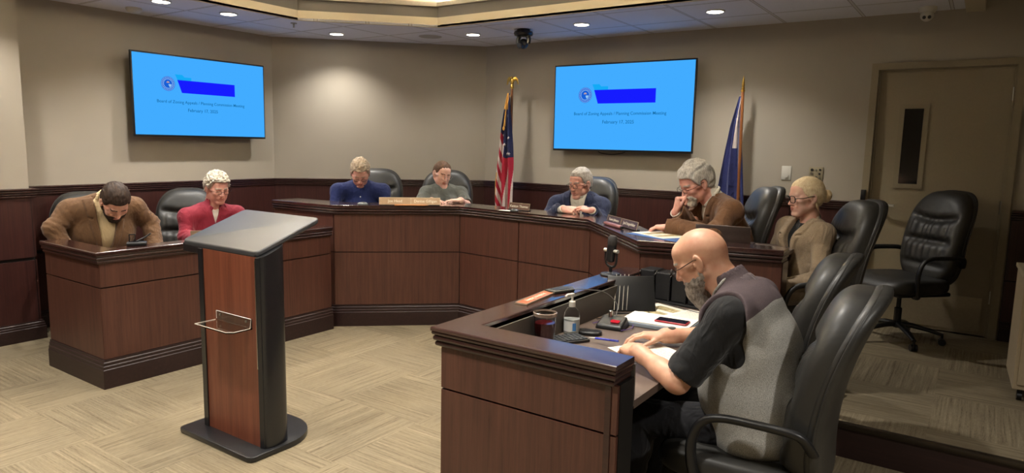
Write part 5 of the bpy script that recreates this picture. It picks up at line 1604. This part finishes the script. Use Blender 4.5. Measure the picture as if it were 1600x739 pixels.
# laptop on the council desk ---------------------------------------------------
sheet('printed_page', 'pale sheet under the hand of the man in the brown corduroy jacket', 'paper', (-1.62, 4.03, 1.0615), -30, PIC, .32, .24)
sheet('blue_reflection', 'blue sheet standing in for the television reflection on the council desk ledge', 'folder', (-1.60, 3.93, 1.0605), -22, plain('blue_reflection_tint', S(70, 110, 170), .35), .42, .16)  # flat blue sheet stands in for the television's reflection on the glossy ledge
T = thing('laptop', 'open brown-grey laptop seen from behind before the man in corduroy', 'laptop', (-1.27, 4.14, 1.012), math.radians(8))
q = B(); q.box(-.16, .16, -.01, .20, 0, .014, .004); q.done('keyboard_deck', plain('taupe_metal', S(92, 80, 76), .35, .5), T, False, smooth=30)
q = B(); q.M = Matrix.Translation((0, -.01, .012)) @ Matrix.Rotation(math.radians(24), 4, 'X'); q.box(-.16, .16, -.008, 0, 0, .135, .003); q.done('lid', plain('taupe_lid', S(104, 90, 84), .35, .5), T, False, smooth=30)
q = B(); q.prism(offset_path([(-1.70, 4.02), (-1.50, 3.97), (-.90, 4.08)], 0)+[(-.90, 4.45), (-1.5, 4.45)], .99, 1.012); q.done('riser_shelf', M['worktop'], d3)
# small things on the ledges
T = thing('glasses_case', 'reddish slim case lying before the mauve name plates', 'case', (-2.045, 4.205, Zl), math.radians(-40))
q = B(); q.box(-.14, .13, -.016, .016, 0, .022, .009, 3); q.done('case_body', plain('dusty_red_leatherette', S(140, 92, 92), .4), T, False, smooth=40)
q = B(); q.tube([(.13, 0, .011), (.15, 0, .011)], .009, 12); q.done('case_end', M['black'], T, False, smooth=40)
def puck(label, loc, mat=None, r=.035):
    T = thing('button_microphone', label, 'microphone', loc, 0)
    q = B(); q.lathe([(0, 0), (r, 0), (r, .008), (r*.7, .018), (0, .02)], n=24, cap=False); q.done('housing', mat or plain('dark_puck', S(52, 54, 54), .4), T, False, smooth=40)
    q = B(); q.lathe([(r*.45, .0185), (r*.45, .022), (0, .0225)], n=20, cap=False); q.done('grille', M['black'], T, False, smooth=40)
    q = B(); q.tube(crv([(0, .03, .008), (.02, .07, .004), (-.02, .12, .003), (0, .17, .003)]), .002, 6); q.done('lead', M['black'], T, False, smooth=40)
puck('small dark button microphone in front of the lone brown name plate', (-3.13, 4.60, Zl))
puck('small grey button microphone by the blue-shirted man\'s sleeve', (-4.40, 4.13, Zl), plain('grey_puck', S(104, 108, 108), .4), .045)
sheet('note_sheet', 'small pale note lying before the lone brown name plate', 'paper', (-3.22, 4.60, Zl), 0, PAP, .12, .06)
q = B(); q.tube([(-.14, 0, .006), (.12, 0, .006)], .0055, 8); q.tube([(.12, 0, .006), (.15, 0, .006)], [.0055, .001], 8); o = q.done('reflection_bar', plain('amber_reflection', S(200, 132, 70), .4), None, smooth=40); o.location = (-4.035, 4.345, Zl); o.rotation_euler = (0, 0, math.radians(a45)); tag(o, 'orange bar standing in for an amber reflection before the pair of tan name plates', 'reflection_bar')  # orange bar stands in for the amber reflection below the name plates
T = thing('clip_microphone', 'small black microphone with a square clip on the left wing desk corner', 'microphone', (-4.60, 2.30, .887), math.radians(60))
q = B(); q.box(-.06, .06, -.04, .04, 0, .022, .008, 3); q.done('housing', M['black'], T, False, smooth=40)
q = B(); frame_rect(q, -.045, -.005, .02, .075, .006, -.004, .004); q.done('clip_frame', M['black'], T, False)
q = B(); q.tube([(-.01, 0, .02), (.05, .01, .05), (.085, .01, .075)], .005, 8); q.done('gooseneck', M['black'], T, False, smooth=40)
T = thing('plaque', 'small tan plaque standing behind the lectern before the red-shirted man', 'plaque', (-4.60, 2.78, .887), math.radians(60))
q = B(); q.box(-.09, .09, -.004, .004, 0, .055, .001); q.done('plate', PLT, T, False)
q = B(); q.box(-.09, .09, -.015, .015, 0, .006, .001); q.done('plate_base', M['black'], T, False)

# ------------------------------------------------------------------ flags
RED = cloth('flag_red', S(158, 26, 48), S(176, 38, 60), .7, 300, .1); WHT = cloth('flag_white', S(204, 190, 182), S(220, 208, 200), .7, 300, .1); NVY = cloth('flag_navy', S(30, 34, 66), S(40, 46, 84), .7, 300, .1)
GLD = cloth('gold_fringe', S(176, 124, 50), S(214, 164, 82), .6, 300, .3); BLU = cloth('flag_blue', S(36, 42, 88), S(48, 54, 106), .7, 300, .1)
POLE = wood('flagpole_wood', S(98, 56, 28), S(128, 78, 42), S(150, 98, 58), 'Z', .35)
def pole(T, x, y, z0, z1, lean=0):
    q = B(); q.tube([(x+lean, y, z0), (x, y, z1)], .0135, 14); q.done('pole', POLE, T, smooth=50)
    q = B(); q.lathe([(.0, z0-.02), (.13, z0-.02), (.13, z0), (.05, z0+.04), (.02, z0+.07), (.016, z0+.16)], c=(x+lean, y), n=28); q.done('stand', M['gold'], T, smooth=40)
def flag_cloth(T, cx, y0, prof, colfn, mats, stars=None, name='flag', n=150, m=260, waves=5, amp=.028):
    """prof: list (z, centre offset, half width)"""
    zs = [p[0] for p in prof][::-1]; co = [p[1] for p in prof][::-1]; hw = [p[2] for p in prof][::-1]
    V = []; Q = []; MI = []
    def P(s, z):
        c_ = np.interp(z, zs, co); w = np.interp(z, zs, hw)
        a = amp*min(1, w/.05)
        return (cx+c_+w*s+.004*math.sin(s*9+z*4), y0-.02-a*math.sin(s*PI*waves/2+1.2+.8*z)-.3*a*math.sin(s*13+z*7), z)
    z0, z1 = zs[-1], zs[0]
    for j in range(m+1):
        z = z0+(z1-z0)*j/m
        for i in range(n+1): V.append(P(-1+2*i/n, z-.03*math.sin(3*(i/n))*(j/m)))
    for j in range(m):
        for i in range(n):
            a = j*(n+1)+i; Q.append((a, a+1, a+n+2, a+n+1)); MI.append(colfn(-1+2*(i+.5)/n, z0+(z1-z0)*(j+.5)/m))
    nf = len(V)
    F = [tuple(q) for q in Q]
    if stars:
        for s, z, r in stars:
            c = Vector(P(s, z))+Vector((0, -.006, 0)); b0 = len(V); e = .02
            tx = (Vector(P(s+e, z))-Vector(P(s-e, z))).normalized()
            for k in range(10):
                rr = r if k % 2 == 0 else r*.42; a = PI/2+2*PI*k/10
                V.append(tuple(c+tx*rr*math.cos(a)+Vector((0, 0, rr*math.sin(a)))))
            F.append(tuple(range(b0, b0+10))); MI.append(1)
    me = mesh_from(name, V, F, mats, True, MI)
    o = bpy.data.objects.new(name, me); link(o, T, True)
    md = o.modifiers.new('thickness', 'SOLIDIFY'); md.thickness = .002
    return o
fx, fy = -4.215, 6.10
T = thing('flag_stand', 'United States flag hanging on a wooden pole topped by a brass eagle', 'flag', (fx, fy, DZ))
pole(T, fx, fy, DZ+.02, 2.20)
def us(s, z):
    if z > 1.97: return 3 if s < .35 else 2
    if s < -.88 and z < 1.3: return 3
    can = 1.47 + .10*max(0, -s)*1.6 + (.0 if s > -.1 else .12)
    if z > can:
        if abs(s+.25) < .13 and z > 1.80: return 3
        return 2
    if s < -.22:   # left layer, stripes run slanting across
        k = (z+.35*s)/.085
        return 0 if int(math.floor(k)) % 2 == 0 else 1
    k = (s+.62*(1.5-z)*.8)/.40
    return 0 if int(math.floor(k+.3)) % 2 == 0 else 1
prof = [(2.14, -.005, .012), (2.05, -.01, .022), (1.95, -.015, .033), (1.80, -.02, .050), (1.60, -.028, .070), (1.40, -.036, .088), (1.20, -.045, .104), (1.0, -.045, .108), (.82, -.035, .10)]
st = [(.55, 1.90, .018), (-.45, 1.80, .017), (.45, 1.78, .022), (-.3, 1.70, .020), (.25, 1.66, .022), (.75, 1.67, .018), (-.05, 1.595, .022), (.5, 1.565, .024), (-.55, 1.62, .016), (.80, 1.50, .020), (.18, 1.50, .022)]
flag_cloth(T, fx, fy-.03, prof, us, [RED, WHT, NVY, GLD], st)
q = B(); q.tube(crv([(fx+.01, fy-.05, 2.12), (fx-.02, fy-.07, 1.98), (fx-.03, fy-.085, 1.84), (fx-.035, fy-.09, 1.78)]), .006, 8); q.ball((fx-.035, fy-.09, 1.77), .014, 10, (1, 1, 1.8)); q.done('gold_cord', GLD, T, smooth=60)
V = Vol((fx-.11, fy-.06, 2.17), (fx+.11, fy+.06, 2.36), .0035)
V.ell((fx, fy, 2.262), (.020, .018, .036), None, 0); V.ell((fx+.004, fy-.012, 2.305), (.012, .014, .012), None, .008); V.cone((fx-.002, fy-.022, 2.303), (fx-.006, fy-.034, 2.298), .005, .002, .004)
for sx in (-1, 1):
    V.econe((fx+sx*.016, fy, 2.285), (fx+sx*.052, fy+.006, 2.298), (.020, .006), (.022, .005), (0, 0, 1), .006); V.econe((fx+sx*.052, fy+.006, 2.292), (fx+sx*.072, fy+.010, 2.235), (.016, .005), (.008, .003), (1, 0, 0), .006)
V.cone((fx, fy, 2.235), (fx, fy, 2.215), .012, .02, .006); V.cone((fx, fy, 2.20), (fx, fy, 2.19), .020, .014, .006)
V.mesh('eagle_finial', M['gold'], None, 1, T, 'brass eagle with spread wings')
fx, fy = -1.79, 6.12
T = thing('flag_stand', 'plain dark blue flag on a wooden pole with a brass spear tip', 'flag', (fx, fy, DZ))
pole(T, fx, fy, DZ+.02, 2.10, .035)
def bl(s, z):
    if s > -.1 and s < .30 and z > 1.62: return 1
    if z < .99+.02*s: return 3
    return 0
prof = [(2.06, -.02, .012), (1.95, -.03, .028), (1.80, -.045, .048), (1.60, -.055, .072), (1.40, -.06, .095), (1.20, -.062, .118), (1.0, -.06, .135), (.80, -.05, .14)]
flag_cloth(T, fx, fy+.045, prof, bl, [BLU, WHT, NVY, GLD], None, waves=4, amp=.022)
q = B(); q.lathe([(.0135, 2.095), (.018, 2.10), (.018, 2.112), (.010, 2.116), (.016, 2.124), (.016, 2.13), (.009, 2.136), (.014, 2.15), (.010, 2.19), (.001, 2.235)], c=(fx, fy), n=20); q.done('spear_finial', M['gold'], T, smooth=40, label='brass spear tip')

# ------------------------------------------------------------------ walls and ceiling fittings
def plate(name, label, cat, loc, rz, w, h, mat, d=.008):
    T = thing(name, label, cat, loc, rz); q = B(); q.box(-w/2, w/2, -d, 0, -h/2, h/2, .003, 2); q.done('face_plate', mat, T, False, smooth=30); return T
T = plate('light_switch', 'grey metal light switch plate at the far left above the chair rail', 'light switch', (WL, 2.272, 1.293), PI/2, .075, .115, M['metal'])
q = B(); q.box(-.006, .006, -.018, -.008, -.012, .012, .002); q.done('toggle', M['white'], T, False)
T = plate('volume_control', 'white wall plate with a round knob left of the ivory socket plate', 'wall control', (-1.432, WB, 1.402), 0, .082, .122, M['white'])
q = B(); q.tube([(0, -.008, -.022), (0, -.02, -.022)], .017, 20); q.done('knob', M['white'], T, False, smooth=40)
T = plate('socket_plate', 'ivory wall plate with several small sockets behind the blonde woman', 'wall plate', (-1.19, WB, 1.405), 0, .115, .118, M['beige'])
for i, (x, z_) in enumerate(((-.032, .032), (.0, .032), (.032, .034), (-.032, 0), (.03, .0), (-.03, -.034), (.004, -.034), (.034, -.034))):
    q = B(); q.tube([(x, -.008, z_), (x, -.012, z_)], .0085 if i % 3 else .012, 12); q.done('socket', M['metal'] if i % 2 else M['black'], T, False, smooth=40)
T = thing('smoke_detector', 'white smoke detector at the ceiling edge above the left television', 'smoke detector', (-6.10, 3.13, ZC))
q = B(); q.lathe([(.0, 0), (.062, 0), (.064, -.012), (.055, -.030), (.036, -.044), (0, -.046)][::-1], n=28, cap=False); q.done('housing', M['white'], T, False, smooth=40)
q = B(); q.lathe([(.050, -.030), (.054, -.030), (.054, -.024), (.050, -.024)], n=28, cap=False); q.done('vent_ring', M['black'], T, False)
T = thing('sprinkler', 'small ceiling sprinkler head near the soffit corner', 'sprinkler', (-5.465, 4.283, ZC))
q = B(); q.lathe([(0, 0), (.03, 0), (.028, -.006), (.010, -.008), (.008, -.022), (.004, -.024), (.004, -.04), (.016, -.042), (0, -.044)], n=20, cap=False); q.done('head', M['metal'], T, False, smooth=40)
q = B(); q.tube([(-.012, 0, -.02), (-.008, 0, -.038)], .002, 6); q.tube([(.012, 0, -.02), (.008, 0, -.038)], .002, 6); q.done('frame_arms', M['metal'], T, False)
T = thing('ceiling_speaker', 'flush round ceiling speaker grille near the back corner', 'speaker', (-4.84, 5.50, ZC))
q = B(); q.lathe([(.10, 0), (.118, 0), (.118, -.003), (.10, -.005)], n=40, cap=False); q.done('speaker_rim', plain('pale_rim', S(178, 176, 176), .6), T, False, smooth=40)
q = B(); q.lathe([(0, -.003), (.10, -.004)], n=40, cap=False); q.done('grille', plain('pale_grille', S(174, 172, 174), .7, bump=.8, scale=1500), T, False)
T = thing('dome_camera', 'white dome security camera on the ceiling above the taupe door', 'security camera', (-.462, 6.16, ZC))
q = B(); q.lathe([(0, 0), (.062, 0), (.062, -.022), (.052, -.040), (.0, -.04)], n=28, cap=False); q.done('mount', M['white'], T, False, smooth=40)
q = B(); q.ball((0, -.012, -.062), .046, 20); q.done('camera_ball', M['white'], T, False, smooth=60)
for sx in (-1, 1):
    q = B(); q.tube([(sx*.017+.002, -.045, -.078), (sx*.017+.003, -.060, -.084)], .012, 14); q.done('lens', M['black'], T, False, smooth=40)
T = thing('ceiling_camera', 'black pan tilt camera hanging from the ceiling between the downlights', 'security camera', (-3.735, 5.58, ZC), .0)
q = B(); q.lathe([(0, .0), (.062, 0), (.066, -.018), (0, -.018)], n=28, cap=False); q.done('ceiling_mount', M['black'], T, False, smooth=40)
q = B(); q.lathe([(0, -.018), (.088, -.022), (.094, -.038), (.085, -.058), (.045, -.066), (0, -.067)], n=32, cap=False); q.done('base_housing', M['blacksatin'], T, False, smooth=40)
q = B()
for sx in (-1, 1): q.tube(crv([(sx*.045, 0, -.06), (sx*.062, 0, -.095), (sx*.055, 0, -.135)]), [.014]*17, 10, flat=(1, 1.6))
q.done('camera_arm', M['blacksatin'], T, False, smooth=50)
q = B(); q.M = Matrix.Translation((0, 0, -.135)) @ Matrix.Rotation(math.radians(20), 4, 'X'); q.ball((0, 0, 0), .048, 20, (1, 1.1, 1)); q.tube([(0, -.02, -.0), (0, -.070, -.0)], .030, 24); q.done('camera_head', M['black'], T, False, smooth=50)
q = B(); q.M = Matrix.Translation((0, 0, -.135)) @ Matrix.Rotation(math.radians(20), 4, 'X'); q.tube([(0, -.069, 0), (0, -.073, 0)], .022, 24); q.done('lens', plain('camera_glass', S(20, 26, 60), .05), T, False, smooth=50)
cable('black television cable looping below the right television', [(-3.28, WB-.05, 1.56), (-3.25, WB-.03, 1.535), (-3.13, WB-.03, 1.52), (-3.0, WB-.03, 1.54), (-2.96, WB-.05, 1.56)], None, .004)
# cabinet -------------------------------------------------------------------
T = thing('cabinet', 'beige rolling cabinet cut off by the right edge of the photo', 'cabinet', (.55, 5.05, DZ), math.radians(2))
q = B(); q.box(-.31, .35, -.24, .26, .07, .72, .004); q.done('carcass', M['cabinet'], T, False)
q = B(); q.box(-.32, .36, -.25, .27, .72, .745, .004); q.done('top', plain('pale_beige_laminate', S(188, 174, 148), .45), T, False)
for k in range(2):
    q = B(); q.box(-.29+k*.325, .015+k*.325, -.252, -.24, .10, .70, .003); dr = q.done('cabinet_door', M['cabinet'], T, False)
    q = B(); q.tube([(-.01+k*.06, -.252, .42), (-.01+k*.06, -.27, .42), (-.01+k*.06, -.27, .50), (-.01+k*.06, -.252, .50)], .005, 8); q.done('handle', M['metal'], dr, False, smooth=40)
for sx in (-.27, .31):
    for sy in (-.2, .22):
        q = B(); q.tube([(sx-.012, sy, .026), (sx+.012, sy, .026)], .026, 16); q.tube([(sx, sy, .03), (sx, sy, .07)], .012, 8); q.done('caster', M['black'], T, False, smooth=40)
# ------------------------------------------------------------------ lamps
for i, (x, y) in enumerate([(-5.585, 3.085), (-5.585, 3.686), (-5.585, 4.906), (-4.345, 5.583), (-3.11, 5.583), (-1.886, 5.56)]):
    labs = ['round lit ceiling downlight at the top edge over the left television', 'lit ceiling downlight left of the soffit corner, above the left television',
            'lit ceiling downlight over the left end of the chamfered wall', 'lit ceiling downlight left of the black ceiling camera',
            'lit ceiling downlight right of the black ceiling camera', 'lit ceiling downlight above the right edge of the right television']
    T = thing('ceiling_downlight', labs[i], 'ceiling light', (x, y, ZC), 0, 'downlights around the ceiling tray')
    q = B(); q.lathe([(.078, 0), (.078, -.006), (.066, -.010), (.062, -.002), (.062, 0)], n=32); q.done('trim_ring', M['white'], T, False, smooth=40)
    q = B(); q.lathe([(.0, -.0075), (.061, -.0075), (.061, -.002), (0, -.002)], n=32, cap=False); q.done('lens', M['lamp'], T, False)
KL = 1.22
def spot(x, y, z, w, size=120, blend=.7, col=(1, .83, .62), r=.05, tgt=None):
    ld = bpy.data.lights.new('downlight', 'SPOT'); ld.energy = w*KL; ld.spot_size = math.radians(size); ld.spot_blend = blend
    ld.color = col; ld.shadow_soft_size = r
    o = bpy.data.objects.new('downlight', ld); COL.objects.link(o); o.location = (x, y, z)  # one name for the ceiling downlights and the added fill lamps
    if tgt is not None:
        d = Vector(tgt)-Vector((x, y, z)); o.rotation_euler = d.to_track_quat('-Z', 'Y').to_euler()
    return o
WARM = (1, .95, .875)
KL = 1.22
for x, y, w in ((-5.585, 3.085, 30), (-5.585, 3.686, 30), (-5.585, 4.906, 30), (-4.345, 5.583, 18), (-3.11, 5.583, 34), (-1.886, 5.56, 36), (-5.585, 1.86, 30), (-5.585, .64, 20)):
    spot(x, y, ZC-.02, w, 125, .8, WARM)
# downlights in the tray, above the part of the ceiling the photo cuts off
for x, y, w in ((-4.3, 1.0, 60), (-3.1, 1.0, 70), (-1.7, .8, 95), (-4.3, 3.0, 50), (-3.1, 3.2, 60), (-1.6, 2.6, 95)):
    spot(x, y, 3.08, w, 115, .8, WARM, .07)
for x, y, w in ((-1.0, -1.2, 80), (-3.5, -1.2, 75), (-2.2, -2.4, 50)):  # added lamps behind the camera to light the faces, no known fittings
    spot(x, y, ZC-.02, w, 120, .8, WARM, .07)
spot(1.6, 1.2, 2.95, 190, 130, .9, WARM, .08)  # added lamp that brightens the dim right side, no known fitting
spot(.2, -2.0, 2.9, 60, 120, .9, WARM, .08)  # second added fill, unseen behind the camera
# cove strip behind the pale lip of the tray
for (x0, y0, x1, y1) in ((-4.3, 5.28, -1.9, 5.28), (-5.47, 4.1, -5.47, .3), (-.73, 4.1, -.73, .3)):
    ld = bpy.data.lights.new('cove_strip', 'AREA'); ld.shape = 'RECTANGLE'; ln = math.hypot(x1-x0, y1-y0); ld.size = ln; ld.size_y = .03; ld.energy = 58*ln/2.4; ld.color = (.97, .97, 1)
    o = bpy.data.objects.new('cove_strip', ld); COL.objects.link(o); o.location = ((x0+x1)/2, (y0+y1)/2, 2.93); o.rotation_euler = (PI, 0, math.atan2(y1-y0, x1-x0))
w_ = bpy.data.worlds.new('world'); SC.world = w_; w_.use_nodes = True
w_.node_tree.nodes['Background'].inputs[0].default_value = (.6, .65, .8, 1); w_.node_tree.nodes['Background'].inputs[1].default_value = .05

# ------------------------------------------------------------------ camera
f_, pit, rol, az = 1068, math.radians(7.65), math.radians(1.17), math.radians(34.4)
fw0 = Vector((-math.sin(az), math.cos(az), 0)); rt0 = Vector((math.cos(az), math.sin(az), 0)); up0 = Vector((0, 0, 1))
fw = fw0*math.cos(pit)-up0*math.sin(pit); u_ = up0*math.cos(pit)+fw0*math.sin(pit)
rt = rt0*math.cos(rol)+u_*math.sin(rol); up = -rt0*math.sin(rol)+u_*math.cos(rol)
cd = bpy.data.cameras.new('camera'); cam = bpy.data.objects.new('camera', cd); COL.objects.link(cam)
cd.sensor_width = 36; cd.lens = 36*f_/1600; cd.clip_start = .05
cam.matrix_world = Matrix(((rt.x, up.x, -fw.x, 0), (rt.y, up.y, -fw.y, 0), (rt.z, up.z, -fw.z, 1.6), (0, 0, 0, 1)))
SC.camera = cam
vs = SC.view_settings
SC.display_settings.display_device = 'sRGB'
vs.view_transform = 'Standard'; vs.look = 'None'; vs.exposure = EXPO; vs.gamma = 1; vs.use_curve_mapping = False
SC.cycles.max_bounces = 8; SC.cycles.use_denoising = True
